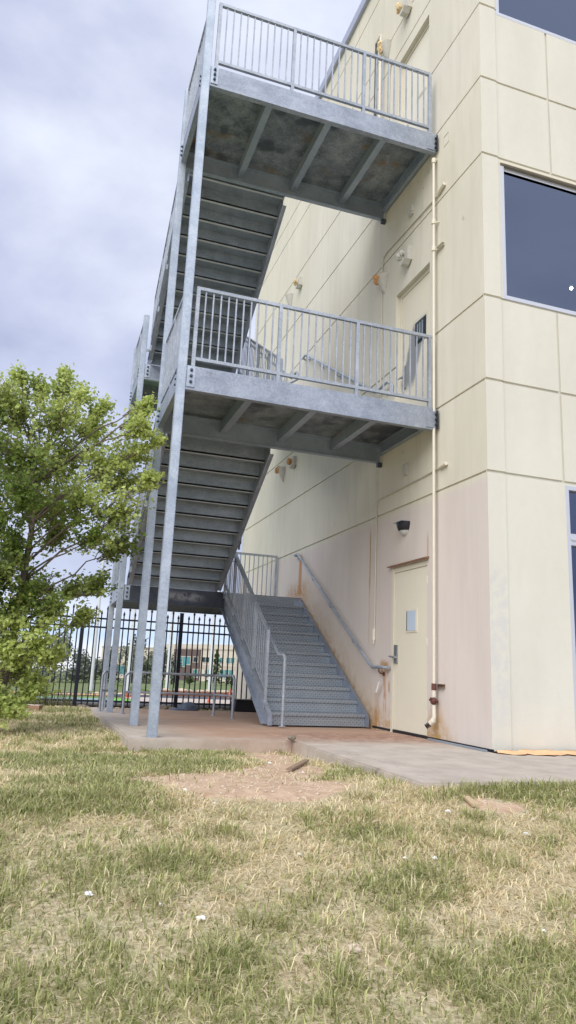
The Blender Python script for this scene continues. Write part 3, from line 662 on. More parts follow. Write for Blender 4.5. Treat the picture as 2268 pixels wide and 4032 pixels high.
def landing(z, y0, y1, ydeck1, near):
    bm = B(); box(bm, -3.405, -0.03, y0+0.003, ydeck1, z-0.012, z-0.004)
    ld = mk('landing', bm, 'galv_deck', ST)
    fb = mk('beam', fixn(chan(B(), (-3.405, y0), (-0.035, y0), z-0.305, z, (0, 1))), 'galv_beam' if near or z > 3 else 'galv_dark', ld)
    mk('beam', fixn(chan(B(), (-3.405, y1), (-0.006, y1), z-0.305, z-0.013, (0, -1))), 'galv_joist', ld)
    mk('beam', fixn(chan(B(), (PX-0.03, y0+0.105), (PX-0.03, y1-0.1), z-0.26, z, (1, 0))), 'galv_beam', ld)
    mk('ledger', fixn(chan(B(), (-0.03, y0+0.08), (-0.03, y1-0.08), z-0.20, z-0.014, (-1, 0), fl=0.06)), 'galv_joist', ld)
    for jx in (-2.58, -1.70, -0.84):
        mk('joist', fixn(chan(B(), (jx, y0+0.012), (jx, y1-0.012), z-0.19, z-0.014, (1, 0), fl=0.095)), 'galv_joist', ld)
    p = mk('clip_plate', box(B(), -3.40, -3.305, y0-0.012, y0-0.001, z-0.27, z-0.01), 'galv_post', ld)
    bolts(ld, -3.352, y0-0.012, z-0.06, (0, -1, 0))
    mk('clip_plate', box(B(), -0.185, -0.045, y0-0.011, y0-0.001, z-0.28, z-0.05), 'galv_beam', ld)
    bm = B()
    for k in range(3): tube(bm, [(-0.04, y0-0.028, z-0.09-0.075*k), (-0.065, y0-0.028, z-0.09-0.075*k)], 0.014, 8)
    box(bm, -0.040, -0.025, y0-0.045, y0-0.012, z-0.30, z-0.04)
    mk('wall_bracket', bm, 'dark_metal', ld)
    bolts(ld, PX-0.032, y1-0.20, z-0.06, (-1, 0, 0)); bolts(ld, PX-0.032, y0+0.16, z-0.06, (-1, 0, 0))
    bm = B(); box(bm, -0.075, -0.002, y1-0.085, y1-0.02, z-0.37, z-0.306)
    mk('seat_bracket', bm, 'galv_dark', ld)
    return ld
LD = {}
LD['L2'] = landing(LV['L2'], 1.10, 2.87, Y1, True)
LD['L3'] = landing(LV['L3'], 1.10, 2.87, Y1, True)
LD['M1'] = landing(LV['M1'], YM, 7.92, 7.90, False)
LD['M2'] = landing(LV['M2'], YM, 7.92, 7.90, False)
# faint marker writing on the L2 beam
cu = bpy.data.curves.new('marking', 'FONT'); cu.body = 'M9'; cu.size = 0.062; cu.extrude = 0.0004
tmp = bpy.data.objects.new('tmp', cu); COL.objects.link(tmp)
dg = bpy.context.evaluated_depsgraph_get(); me = bpy.data.meshes.new_from_object(tmp.evaluated_get(dg)); bpy.data.objects.remove(tmp)
me.transform(Matrix.Translation((-3.17, 1.0985, LV['L2']-0.075)) @ Matrix.Rotation(R_(90), 4, 'X'))
simple('marker_ink', (0.24, 0.26, 0.33), 0.7); me.materials.clear()
o_ = link('marking', me, 'marker_ink', LD['L2'])

def flight(yb, zb, d, x0, x1, last):
    """yb,zb: foot of first riser; d=+1 rises toward +y, -1 toward -y"""
    bm = B(); th = 0.22; dep = 0.30
    slope = r/t; n = 12
    ya = yb-d*0.10; yz = yb+d*(11*t)
    def zt(y): return zb+r*1.0+slope*(y-yb)*d+0.035     # top edge of stringer just above nosings
    vd = dep*math.sqrt(1+slope**2)
    for xs0, xs1, fo in ((x0-0.008, x0, -1), (x1, x1+0.008, 1)):
        y_top_end = yz
        prof = [(ya, max(zb, zt(ya)-vd)), (ya, zt(ya)), (y_top_end, zt(y_top_end)-0.02), (y_top_end, zt(y_top_end)-vd)]
        # foot: cut level with the floor
        yf = yb+d*((zb+vd-zb-r-0.035)/slope)
        if zt(ya)-vd < zb: prof = [(ya, zb), (ya, zt(ya)), (y_top_end, zt(y_top_end)-0.02), (y_top_end, zt(y_top_end)-vd), (yf, zb)]
        prism(bm, prof, 0, xs0, xs1)
        xo = xs0 if fo < 0 else xs1
        fl = 0.055
        if not (x1 > -0.2 and fo > 0):
            for off in (0.0, -vd+0.012):
                yy0 = ya if off == 0 else (yf if zt(ya)-vd < zb else ya)
                p = [(yy0, zt(yy0)+off-0.0), (y_top_end, zt(y_top_end)+off-0.02), (y_top_end, zt(y_top_end)+off-0.034), (yy0, zt(yy0)+off-0.014)]
                prism(bm, p, 0, xo, xo+fo*fl)
            box(bm, xo, xo+fo*fl, ya, ya+d*0.01, max(zb, zt(ya)-vd), zt(ya)-0.015)
    fl_ = mk('stair_flight', fixn(bm), 'galv_beam', ST)
    for i in range(n):
        bm = B(); yn = yb+d*i*t; zn = zb+(i+1)*r
        lip = 0.045
        xa, xb = x0+0.001, x1-0.001
        if i < 11:
            box(bm, xa, xb, yn, yn+d*(t+0.012), zn-0.006, zn)           # tread
            box(bm, xa, xb, yn, yn+d*0.006, zn-lip, zn-0.0061)           # front lip
            box(bm, xa, xb, yn+d*(t-0.012), yn+d*(t+0.030), zn-0.040, zn-0.034)   # turned back edge
            box(bm, xa, xb, yn+d*(t+0.024), yn+d*(t+0.030), zn-0.034, zn-0.0061)
        if True:
            yr = yn+d*(0.030 if i < 11 else -0.004)
            box(bm, xa, xb, yr-d*0.006, yr, zn-r-(0.034 if i > 0 else -0.0)+0.0, zn-0.0061)   # riser
        nf = len(bm.faces); so2 = mk('step', fixn(bm), 'diamond' if x1 > -0.5 else 'galv_step', fl_)
        if i < 11:
            so2.data.materials.append(MT['galv_edge'])
            for fi in range(12, 18): so2.data.polygons[fi].material_index = 1   # lighter turned edge
    return fl_
flight(Y1, 0.0, 1, XI0, XI1, 'M1')
flight(YM, LV['M1'], -1, XO0, XO1, 'L2')
flight(Y1, LV['L2'], 1, XI0, XI1, 'M2')
flight(YM, LV['M2'], -1, XO0, XO1, 'L3')

def guard(pts, posts, top=1.055, bot=0.105, par=None, rail=0.042, n_per=10, endposts=True, drop=0.0, mat='galv_rail', vertical_posts=None):
    """straight guard from pts[0] to pts[1] (floor-line points), picket bays between post parameters"""
    a = Vector(pts[0]); b = Vector(pts[1]); f = B(); pk = B()
    def P(s, h): return a.lerp(b, s)+Vector((0, 0, h))
    sbar(f, P(0, top-rail/2), P(1, top-rail/2), rail, rail); sbar(f, P(0, bot), P(1, bot), rail*0.95, rail*0.95)
    for s in posts:
        c = P(s, 0); box(f, c.x-rail*0.52, c.x+rail*0.52, c.y-rail*0.52, c.y+rail*0.52, c.z-drop, c.z+top-rail*0.02)
    ln = (b-a).length
    for s0, s1 in zip(posts, posts[1:]):
        n = n_per if n_per else max(2, round((s1-s0)*ln/0.11)-1)
        for k in range(1, n+1):
            c = P(s0+(s1-s0)*k/(n+1), 0); bw = 0.0065 if abs(a.z-b.z) > 0.1 else 0.0085; box(pk, c.x-bw, c.x+bw, c.y-bw, c.y+bw, c.z+bot, c.z+top-rail*0.6)
    g_ = mk('guard_rail', f, mat, ST); mk('baluster_panel', pk, mat, g_); return g_
for k in ('L2', 'L3'):
    z = LV[k]
    guard(((-3.335, 1.125, z), (-0.125, 1.125, z)), (0, 1/3, 2/3, 1))
    guard(((PX, 1.22, z), (PX, 2.74, z)), (0.0, 0.5, 1.0), n_per=6, drop=0.05)
z = LV['L3']
guard(((XI0+0.0, Y1-0.04, z), (-0.10, Y1-0.04, z)), (0, 0.5, 1), n_per=6)
for k in ('M1', 'M2'):
    z = LV[k]
    guard(((PX, 6.34, z), (PX, 7.79, z)), (0, 0.5, 1.0), n_per=6, drop=0.05)
    guard(((-3.38, 7.86, z), (-0.06, 7.86, z)), (0, 1/3, 2/3, 1), n_per=10)
def slope_guard(yb, zb, d, x, np_=(0, 0.25, 0.5, 0.75, 1.0), ext=0.0, base=0.07):
    z0 = zb+r+0.035; ya = yb-d*0.02+d*0.16*0; yz = yb+d*(11*t)
    s_ = r/t
    a = (x, ya+d*0.20, z0+s_*0.18); b = (x, yz-d*0.06, z0+s_*(11*t-0.06))
    guard((a, b), np_, top=1.0, bot=0.15, n_per=6, drop=0.12, rail=0.038)
slope_guard(Y1, 0.0, 1, XI0-0.03); slope_guard(Y1, LV['L2'], 1, XI0-0.03)
slope_guard(YM, LV['M1'], -1, XO0-0.045); slope_guard(YM, LV['M2'], -1, XO0-0.045)
slope_guard(YM, LV['M1'], -1, XO1+0.03); slope_guard(YM, LV['M2'], -1, XO1+0.03)
# pipe handrail along the inside of the guards, with the newel at the foot of flight one
s_ = r/t
def zr(y, zb): return zb+r+0.035+s_*(y-Y1)+0.83
for zb, foot in ((0.0, True), (LV['L2'], False)):
    bm = B(); xh = XI0+0.10
    pts = [(xh, YM+0.1, zr(YM, zb)+0.06), (xh, YM-0.15, zr(YM-0.15, zb)), (xh, 3.30, zr(3.30, zb)-0.1), (xh, 3.10, zr(3.30, zb)-0.22), (xh, 2.86, zr(3.30, zb)-0.225), (xh, 2.805, zr(3.30, zb)-0.27)]
    if foot: pts += [(xh, 2.80, 0.4), (xh, 2.80, 0.004)]
    else: pts += [(xh, 2.80, zr(3.30, zb)-0.36), (XI0-0.02, 2.9, zr(3.30, zb)-0.42), (XI0-0.02, 3.22, zr(3.30, zb)-0.36)]
    tube(bm, pts, 0.021, 10)
    for yy in (3.6, 4.7, 5.8):
        tube(bm, [(xh, yy, zr(yy, zb)), (xh, yy, zr(yy, zb)-0.06), (XI0-0.02, yy, zr(yy, zb)-0.08)], 0.008, 6)
    if foot: tube(bm, [(xh, 2.80, 0.001), (xh, 2.80, 0.012)], 0.05, 12)
    mk('handrail', bm, 'galv_rail', ST, smooth=False)
# wall handrails: separate things, bolted to the wall
for zb, lab in ((0.0, 'galvanised pipe handrail on the wall beside the ground level steps, rust below its lower end'), (LV['L2'], 'galvanised pipe handrail on the wall beside the steps rising from the middle landing')):
    o = empty('wall_handrail', (-0.08, 2.45, zb), lab, 'handrail', 'pipe handrails on the side wall')
    zz = lambda y: zb+0.865+(y-2.87)*s_*0.995
    bm = B()
    if zb == 0: pts = [(-0.012, 2.42, zb+0.85), (-0.06, 2.42, zb+0.855), (-0.085, 2.46, zb+0.86), (-0.085, 2.84, zb+0.86), (-0.085, 2.93, zz(2.93)), (-0.085, 6.30, zz(6.30)), (-0.085, 6.40, zb+3.02), (-0.085, 6.56, zb+3.02), (-0.06, 6.60, zb+3.02), (-0.012, 6.60, zb+3.02)]
    else: pts = [(-0.02, 2.44, zb+0.72), (-0.02, 2.44, zb+0.84), (-0.085, 2.46, zb+0.90), (-0.085, 2.60, zb+0.90), (-0.085, 2.84, zb+0.875), (-0.085, 2.93, zz(2.93)), (-0.085, 6.30, zz(6.30)), (-0.085, 6.40, zb+3.03), (-0.085, 6.56, zb+3.02), (-0.012, 6.60, zb+3.02)]
    tube(bm, pts, 0.024, 10); mk('rail', bm, 'galv_rail', o)
    for yy in (2.62, 3.6, 4.6, 5.5, 6.33):
        z_ = zb+0.86 if yy < 2.9 else min(zz(yy), zb+3.02)
        bm = B(); tube(bm, [(-0.085, yy, z_-0.02), (-0.085, yy, z_-0.06), (-0.06, yy, z_-0.085), (-0.004, yy, z_-0.09)], 0.010, 8); tube(bm, [(-0.010, yy, z_-0.09), (-0.001, yy, z_-0.09)], 0.03, 10)
        mk('bracket', bm, 'galv_rail' if not (zb == 0 and yy < 2.7) else 'rust_iron', o)
o = mk('paper_strip', fixn(prism(B(), [(2.70, 0.50), (2.745, 0.51), (2.655, 0.655), (2.61, 0.66)], 0, -0.075, -0.071)), 'white_scrap')
tag(o, 'white curled strip hanging from the rusty lower bracket of the ground level handrail', 'strip')

# low pipe barriers under the stair
def barrier(pts, label, posts, ht=0.69):
    o = empty('pipe_barrier', (pts[0][0], pts[0][1], topz(pts[0][1])), label, 'barrier', 'low pipe barriers on the slab under the stair')
    bm = B()
    P = []
    for i, (x, y) in enumerate(pts): P.append((x, y, topz(y)+ht))
    a = (P[0][0], P[0][1], P[0][2]-0.06); z_ = (P[-1][0], P[-1][1], P[-1][2]-0.06)
    d0 = (Vector(P[1])-Vector(P[0])).normalized()*0.06; d1 = (Vector(P[-2])-Vector(P[-1])).normalized()*0.06
    tube(bm, [(pts[0][0], pts[0][1], topz(pts[0][1])), a, Vector(P[0])+d0]+P[1:-1]+[Vector(P[-1])+d1, z_, (pts[-1][0], pts[-1][1], topz(pts[-1][1]))], 0.022, 10)
    mk('top_rail', bm, 'galv_rail', o)
    bm = B(); tube(bm, [(x, y, topz(y)+ht*0.52) for x, y in pts], 0.020, 10); mk('mid_rail', bm, 'galv_rail', o)
    for x, y in posts:
        bm = B(); tube(bm, [(x, y, topz(y)), (x, y, topz(y)+ht-0.01)], 0.021, 10); mk('post', bm, 'galv_rail', o)
    for x, y in list(pts[:1])+list(pts[-1:])+list(posts):
        bm = B(); tube(bm, [(x, y, topz(y)+0.0005), (x, y, topz(y)+0.010)], 0.055, 12); mk('foot_plate', bm, 'galv_rail', o)
barrier([(-1.60, 4.95), (-1.70, 5.90), (-3.28, 5.85)], 'low two-rail pipe barrier between the ground level flight and the four posts', [(-1.70, 5.90)])
barrier([(-3.60, 6.62), (-3.30, 6.95), (-3.28, 7.9)], 'short low pipe barrier beside the farthest pair of posts', [(-3.52, 7.02)])

# ------------------------------------------------------------------ wall fittings
# standpipe
o = empty('standpipe', (-0.06, 1.08, 0.3), 'tall cream standpipe on the wall just right of the doors, rusty valve at its foot', 'pipe')
bm = B(); xx, yy = -0.065, 1.11
tube(bm, [(xx, yy, 0.66), (xx, yy, 8.08), (xx+0.02, yy+0.01, 8.13), (xx+0.065, yy+0.03, 8.13)], 0.0195, 12); mk('pipe', bm, 'pipe_paint', o)
for z in (6.62, 7.05): bm = B(); tube(bm, [(xx, yy, z), (xx, yy, z+0.07)], 0.032, 12); tube(bm, [(xx, yy, z+0.02), (-0.002, yy-0.05, z+0.02)], 0.012, 6); mk('coupling', bm, 'pipe_paint', o)
bm = B(); tube(bm, [(xx, yy, 8.05), (xx, yy, 8.12)], 0.031, 12); tube(bm, [(xx+0.01, yy+0.02, 8.13), (xx+0.05, yy+0.03, 8.13)], 0.031, 12); mk('coupling', bm, 'pipe_paint', o)
bm = B(); tube(bm, [(xx, yy, 0.60), (xx, yy, 0.68)], 0.031, 12); ball(bm, (xx, yy, 0.47), 0.045, jit=0.12); tube(bm, [(xx-0.02, yy+0.07, 0.48), (xx, yy-0.08, 0.475)], 0.013, 8); tube(bm, [(xx-0.05, yy, 0.50), (xx+0.05, yy, 0.46)], 0.018, 8)
mk('valve', bm, 'rust_iron', o)
bm = B(); tube(bm, [(xx, yy, 0.61), (xx, yy, 0.52)], 0.026, 10); tube(bm, [(xx, yy, 0.42), (xx-0.004, yy-0.01, 0.28), (xx-0.01, yy+0.005, 0.235), (xx-0.03, yy+0.035, 0.20)], [0.024, 0.024, 0.036, 0.034], 12); mk('outlet', bm, 'pipe_paint', o)
bm = B()
for k in range(3): tube(bm, [(xx-0.036-0.013*k, yy+0.045+0.013*k, 0.192-0.013*k), (xx-0.040-0.013*k, yy+0.049+0.013*k, 0.188-0.013*k)], 0.032, 12)
mk('threads', bm, 'dark_metal', o)
def strut(z, y0, y1, lab, mat='conduit_paint'):
    o = mk('strut_bracket', fixn(chan(B(), (-0.001, y0), (-0.001, y1), z-0.022, z+0.022, (-1, 0), tw=0.004, fl=0.042, th=0.004)), mat); tag(o, lab, 'bracket', 'strut channel stubs behind the standpipe')
strut(6.64, 0.92, 1.10, 'cream strut bracket on the standpipe between middle and top landing')
strut(0.655, 0.95, 1.13, 'rusty strut bracket behind the standpipe valve near the ground', 'wood_grey')
# conduits
def conduit(pts, rad, lab, mat='conduit_paint'):
    bm = B(); tube(bm, pts, rad, 8); o = mk('conduit', bm, mat); tag(o, lab, 'conduit', 'thin conduits on the side wall'); return o
X = -0.016
conduit([(X, 1.0, 3.43), (X, 2.80, 3.385), (X, 2.89, 3.36), (X, 2.93, 3.29), (X, 2.93, 1.40)], 0.011, 'thin conduit arching above the ground level lamp and dropping left of the bottom door')
bm = B(); tube(bm, [(-0.025, 2.93, 1.42), (-0.025, 2.93, 1.25)], 0.024, 10); tube(bm, [(-0.025, 2.93, 1.25), (-0.025, 2.93, 1.20)], 0.014, 8)
tag(mk('conduit_end_fitting', bm, 'pipe_paint'), 'pale capped fitting at the lower end of the conduit left of the bottom door', 'fitting')
bm = B(); tube(bm, [(-0.03, 1.02, 3.43), (-0.03, 0.86, 3.44)], 0.025, 10)
tag(mk('junction_fitting', bm, 'pipe_paint'), 'small cream conduit fitting right of the standpipe below the middle landing', 'fitting')
conduit([(X, 1.0, 7.50), (X, 2.72, 7.56), (X, 2.83, 7.53), (X, 2.865, 7.45), (X, 2.865, 5.0)], 0.011, 'thin conduit bending down above the middle landing left of its door')
bm = B(); tube(bm, [(-0.03, 1.05, 7.52), (-0.03, 0.88, 7.56)], 0.027, 10)
tag(mk('junction_fitting', bm, 'pipe_paint'), 'small cream conduit fitting right of the standpipe below the top landing', 'fitting')
conduit([(X, 2.60, 11.25), (X, 2.68, 11.17), (X, 2.71, 11.05), (X, 2.71, 8.6)], 0.011, 'thin conduit beside the highest door above the top landing')
o = empty('riser_pipe', (-0.10, 2.9, 8.55), 'black and white twin pipe with rusty valve rising from the top landing', 'pipe')
bm = B(); tube(bm, [(-0.10, 2.92, 9.9), (-0.10, 2.92, 12.0)], 0.024, 10); tube(bm, [(-0.10, 3.10, 12.05), (-0.10, 2.92, 12.05)], 0.03, 10); mk('pipe', bm, 'pipe_paint', o)
bm = B(); tube(bm, [(-0.10, 3.10, 8.56), (-0.10, 3.10, 12.03)], 0.026, 10); mk('pipe', bm, 'dark_metal', o)
bm = B(); tube(bm, [(-0.10, 2.82, 8.56), (-0.10, 2.82, 10.1)], 0.028, 10); mk('pipe', bm, 'pipe_paint', o)
bm = B(); ball(bm, (-0.12, 2.98, 10.15), 0.10, 1, 0.8, 1.1, jit=0.15); ball(bm, (-0.12, 3.02, 9.95), 0.085, jit=0.15); tube(bm, [(-0.10, 2.98, 9.3), (-0.10, 2.98, 10.1)], 0.035, 8); ball(bm, (-0.10, 2.98, 9.4), 0.08, jit=0.15); mk('valve', bm, 'rust_iron', o)
# intact wall lamp: half-cone sconce, black hood over frosted lower glass
def half_shell(bm, y, z, w_, h, dep, zt, zb, seg=12, tri=False):
    """half cone-like shell on the wall: wide at the top, narrowing to a rounded tip; zt..zb fractions"""
    rows = 7
    V = []
    for i in range(rows+1):
        f = zt+(zb-zt)*i/rows; k = math.sqrt(max(0.0, 1-(f**1.7)))*0.98+0.02 if not tri else (1-f)**0.75*0.93+0.07
        V.append([bm.verts.new((-0.002-dep*k*math.sin(math.pi*j/seg), y+w_/2*k*math.cos(math.pi*j/seg), z-h*f)) for j in range(seg+1)])
    for a, b in zip(V, V[1:]):
        for j in range(seg): bm.faces.new((a[j], a[j+1], b[j+1], b[j]))
    bm.faces.new(V[0]); bm.faces.new(V[-1][::-1])
    for a, b in zip(V, V[1:]): bm.faces.new((a[0], b[0], b[-1], a[-1]))
    return fixn(bm)
o = empty('wall_lamp', (0, 2.0, 2.68), 'black hooded half-round wall lamp with frosted glass above the bottom door', 'lamp')
mk('hood', half_shell(B(), 2.005, 2.865, 0.27, 0.18, 0.13, 0.0, 0.62), 'black_paint', o)
mk('glass', half_shell(B(), 2.005, 2.865, 0.25, 0.18, 0.115, 0.63, 1.0), 'frosted_glass', o)
mk('rim', box(B(), -0.135, -0.002, 1.865, 2.145, 2.866, 2.873), 'steel_hw', o)
def foam_lump(par, c, s, mat, n=5):
    bm = B()
    for k in range(n): ball(bm, (c[0]+random.uniform(-s, s)*0.5, c[1]+random.uniform(-s, s)*0.8, c[2]+random.uniform(-s, s)*0.7), s*random.uniform(0.35, 0.7), random.uniform(0.7, 1.3), random.uniform(0.7, 1.3), random.uniform(0.6, 1.5), sub=2, jit=0.28)
    mk('foam', bm, mat, par)
def cone_fix(y, z, w_, h, lab, foam='foam_orange'):
    o = empty('wall_fixture', (0, y, z-h), lab, 'wall fixture', 'worn-out wall lights stuffed with foam')
    mk('shell', half_shell(B(), y, z, w_, h, 0.15, 0.0, 1.0, tri=True), 'fixture_shell', o)
    if foam: foam_lump(o, (-0.11, y+w_*0.22, z-0.03), 0.075, foam, 9)
def box_fix(y, z, lab, foam='foam_orange', s=1.0):
    o = empty('wall_fixture', (0, y, z-0.12), lab, 'wall fixture', 'worn-out wall lights stuffed with foam')
    bm = B(); box(bm, -0.10*s, -0.001, y-0.11*s, y+0.11*s, z-0.13*s, z+0.13*s); prism(bm, [(y-0.10*s, z-0.131*s), (y+0.10*s, z-0.131*s), (y+0.06*s, z-0.21*s), (y-0.03*s, z-0.20*s)], 0, -0.16*s, -0.02)
    mk('shell', fixn(bm), 'fixture_shell', o)
    if foam: foam_lump(o, (-0.13, y+0.07*s, z+0.0), 0.075*s, foam, 9)
cone_fix(2.82, 11.76, 0.28, 0.30, 'triangular wall light spilling yellow foam beside the pipe above the top landing', 'foam_yellow')
box_fix(2.02, 11.80, 'boxy wall light with yellow foam above the highest door', 'foam_yellow', 0.95)
box_fix(1.95, 7.05, 'boxy cream wall light with dull foam above the middle landing door', 'fixture_shell', 0.85)
cone_fix(2.80, 7.16, 0.28, 0.29, 'triangular wall light with orange foam on the conduit left of the middle landing door')
box_fix(7.15, 9.42, 'boxy pale wall light with tan foam on the far wall, higher of the upper pair', 'foam_yellow', 0.75)
cone_fix(7.85, 9.45, 0.25, 0.34, 'pale triangular wall fixture without foam on the far wall above the middle landing', None)
box_fix(7.03, 5.12, 'boxy grey wall light with rusty orange foam below the middle landing', 'foam_orange', 0.75)
cone_fix(7.80, 5.18, 0.25, 0.34, 'triangular wall light with long orange foam below the middle landing, left of the boxy one')
bm = B(); box(bm, -0.05, -0.001, 1.93, 2.03, 3.58, 3.72); box(bm, -0.035, -0.001, 1.935, 2.025, 3.555, 3.58)
tag(mk('cover_box', bm, 'fixture_shell'), 'small square cream cover box on the wall above the bottom lamp', 'cover box')
bm = B(); box(bm, -0.05, -0.001, 1.80, 1.94, 7.74, 7.84); box(bm, -0.04, -0.001, 1.81, 1.93, 7.70, 7.739)
tag(mk('cover_box', bm, 'fixture_shell'), 'small cream stub on the wall just below the top landing', 'cover box')
# chips and patch outlines in the stucco
def chip(y, z, s, lab):
    s *= 0.6
    bm = B(); prism(bm, [(y-0.05*s, z-0.02*s), (y+0.01*s, z-0.05*s), (y+0.05*s, z+0.02*s), (y, z+0.09*s)], 0, -0.004, -0.0005)
    o = mk('stucco_chip', fixn(bm), 'conduit_paint', bld)
chip(4.68, 3.34, 1.3, ''); chip(4.38, 3.09, 1.0, ''); chip(0.45, 6.74, 0.9, ''); chip(1.35, 8.10, 0.8, ''); chip(1.66, 8.14, 0.6, ''); chip(1.52, 7.94, 0.5, ''); chip(2.1, 3.94, 0.8, '')
bm = B()
for a, b in (((0.80, 8.20), (0.93, 8.20)), ((0.93, 8.20), (0.93, 8.36)), ((0.93, 8.36), (0.80, 8.36)), ((0.80, 8.36), (0.80, 8.20))):
    sbar(bm, (-0.002, a[0], a[1]), (-0.002, b[0], b[1]), 0.006, 0.007)
mk('patch_outline', bm, 'conduit_paint', bld)
bm = B(); box(bm, -0.12, -0.03, 11.12, 11.22, 3.95, 5.9); prism(bm, [(11.13, 3.949), (11.21, 3.949), (11.18, 3.80), (11.16, 3.80)], 0, -0.10, -0.05)
tag(mk('downspout', fixn(bm), 'dark_metal'), 'dark metal downspout end at the far corner of the building', 'downspout')
# lamp inside
bm = B(); ball(bm, (2.365, 1.2, 6.64), 0.026)
WL[t_.name] = Vector((2.365, 1.2, 6.64))
mk('glow', bm, 'lamp_glow', t_)
mk('trim', tube(B(), [(2.365, 1.2, 6.681), (2.365, 1.2, 7.50)], 0.03, 16), 'interior', t_)
o = empty('display_rack', (1.5, 1.0, 0.04), 'blue lit display rack seen through the ground floor window', 'rack')
bm = B()
for z in (0.3, 0.9, 1.45, 1.9): box(bm, 1.2, 3.0, 0.9, 1.3, z, z+0.03)
for x in (1.2, 2.1, 2.97): box(bm, x, x+0.03, 0.9, 0.93, 0.04, 2.2)
mk('shelf', bm, 'dark_metal', o)
for k in range(9): mk('carton', box(B(), 1.25+k*0.19, 1.38+k*0.19, 0.92, 1.2, 1.481, 1.62+0.09*(k % 3)), 'blue_item', o)  # saturated blue of the cartons stands in for the blue glow indoors

# ------------------------------------------------------------------ fence
FY = 8.80
fn = empty('fence', (-3.99, FY, -0.2), 'black spear-topped steel picket fence running behind the stair to the building', 'fence')
bm = B()
for zc, h in ((1.65, 0.035), (1.47, 0.035), (-0.035, 0.04)): box(bm, -8.10, -0.005, FY-0.018, FY+0.018, zc-h/2, zc+h/2)
mk('fence_rail', bm, 'black_paint', fn)
fp = [-8.08, -5.99, -3.94, -1.87]
for x in fp:
    bm = B(); box(bm, x-0.038, x+0.038, FY-0.038, FY+0.038, -0.24, 1.86); box(bm, x-0.043, x+0.043, FY-0.043, FY+0.043, 1.861, 1.875)
    mk('fence_post', bm, 'black_paint', fn)
bm = B(); k = 0; x = -8.0
while x < -0.05:
    if min(abs(x-p) for p in fp) > 0.07:
        tall = 0.10 if k % 2 else 0.0; zt = 1.74+tall
        box(bm, x-0.0125, x+0.0125, FY-0.0125, FY+0.0125, -0.15, zt)
        a = [bm.verts.new((x+dx, FY+dy, zt+0.001)) for dx, dy in ((-.018, -.018), (.018, -.018), (.018, .018), (-.018, .018))]
        b = [bm.verts.new((x+dx*1.2, FY+dy*1.2, zt+0.03)) for dx, dy in ((-.018, -.018), (.018, -.018), (.018, .018), (-.018, .018))]
        tp = bm.verts.new((x, FY, zt+0.095)); bm.faces.new(a[::-1])
        for q in range(4): bm.faces.new((a[q], a[(q+1) % 4], b[(q+1) % 4], b[q])); bm.faces.new((b[q], b[(q+1) % 4], tp))
    k += 1; x += 0.1165
mk('picket_panel', bm, 'black_paint', fn)
# bits at the foot of the fence
bm = B(); tube(bm, [(-8, FY+0.30, -0.10), (-4, FY+0.28, -0.10), (-2, FY+0.30, -0.11), (-0.3, FY+0.27, -0.10)], 0.045, 10)
tag(mk('drain_pipe', bm, 'hose_grey'), 'grey pipe lying on the ground behind the fence', 'pipe')
bm = B(); box(bm, -8, -0.2, FY+0.42, FY+0.50, -0.25, -0.09)
tag(mk('edging_board', bm, 'black_plastic'), 'black edging board on the ground behind the fence', 'edging')
bm = B(); prism(bm, [(-0.78, -0.135), (-0.02, -0.135), (-0.02, 0.10), (-0.76, 0.10)], 1, 7.92, 8.35)
bmesh.ops.bevel(bm, geom=bm.edges[:], offset=0.02, segments=2, affect='EDGES')
o = empty('black_box', (-0.4, 8.1, -0.135), 'black plastic box on the slab between the ground level flight and the fence', 'box')
mk('tub', fixn(bm), 'black_plastic', o); mk('lid', box(B(), -0.79, -0.01, 7.90, 8.37, 0.101, 0.118), 'black_plastic', o)
bm = B(); ball(bm, (-1.75, 7.93, -0.09), 0.15, 1.4, 1.0, 0.85, 3, 0.14); ball(bm, (-1.97, 7.88, -0.13), 0.11, 1.5, 1.0, 0.5, 3, 0.14)
tag(mk('tarp', bm, 'tarp', smooth=True), 'crumpled blue-grey tarp on the slab near the fence', 'tarp')
for i, (x, y, s_r, lab) in enumerate(((-2.45, 8.35, .10, 'brown rock at the fence foot left of the middle fence post'), (-2.18, 8.42, .12, 'larger brown rock right beside the middle fence post'), (-2.0, 8.38, .08, 'small brown rock right of the middle fence post'), (-3.80, 8.30, .09, 'brown rock at the back left corner of the slab'), (-0.95, 8.4, .07, 'small rock left of the black box'))):
    bm = B(); ball(bm, (x, y, -0.14), s_r, 1.5, 1, 0.65, 2, 0.18); ball(bm, (x+s_r*1.1, y-.03, -0.15), s_r*.7, 1.2, 1, .6, 2, .2); ball(bm, (x-s_r*1.0, y+.02, -0.15), s_r*.6, 1.2, 1, .7, 2, .2); tag(mk('rock', bm, 'rock'), lab, 'rock')
bm = B(); random.seed(3)
for k in range(260):
    x, y = random.uniform(-3.8, -0.05), random.uniform(8.12, 9.7); ball(bm, (x, y, -0.16-(y-8.1)*0.02), random.uniform(.012, .035), 1.2, 1, .6, 1, .2)
tag(mk('gravel', bm, 'pale_rock'), kind='stuff')
o = empty('timber_edging', (-4.9, 6.9, -0.15), 'reddish landscape timber lying in the grass under the tree', 'timber')
bm = B(); prism(bm, [(-5.7, 7.35), (-4.62, 6.85), (-4.56, 6.98), (-5.64, 7.50)], 2, -0.17, -0.045); mk('board', fixn(bm), 'timber', o)
bm = B(); prism(bm, [(-5.7, 7.35), (-4.62, 6.85), (-4.56, 6.98), (-5.64, 7.50)], 2, -0.0445, -0.035); mk('board_top', fixn(bm), 'timber_top', o)

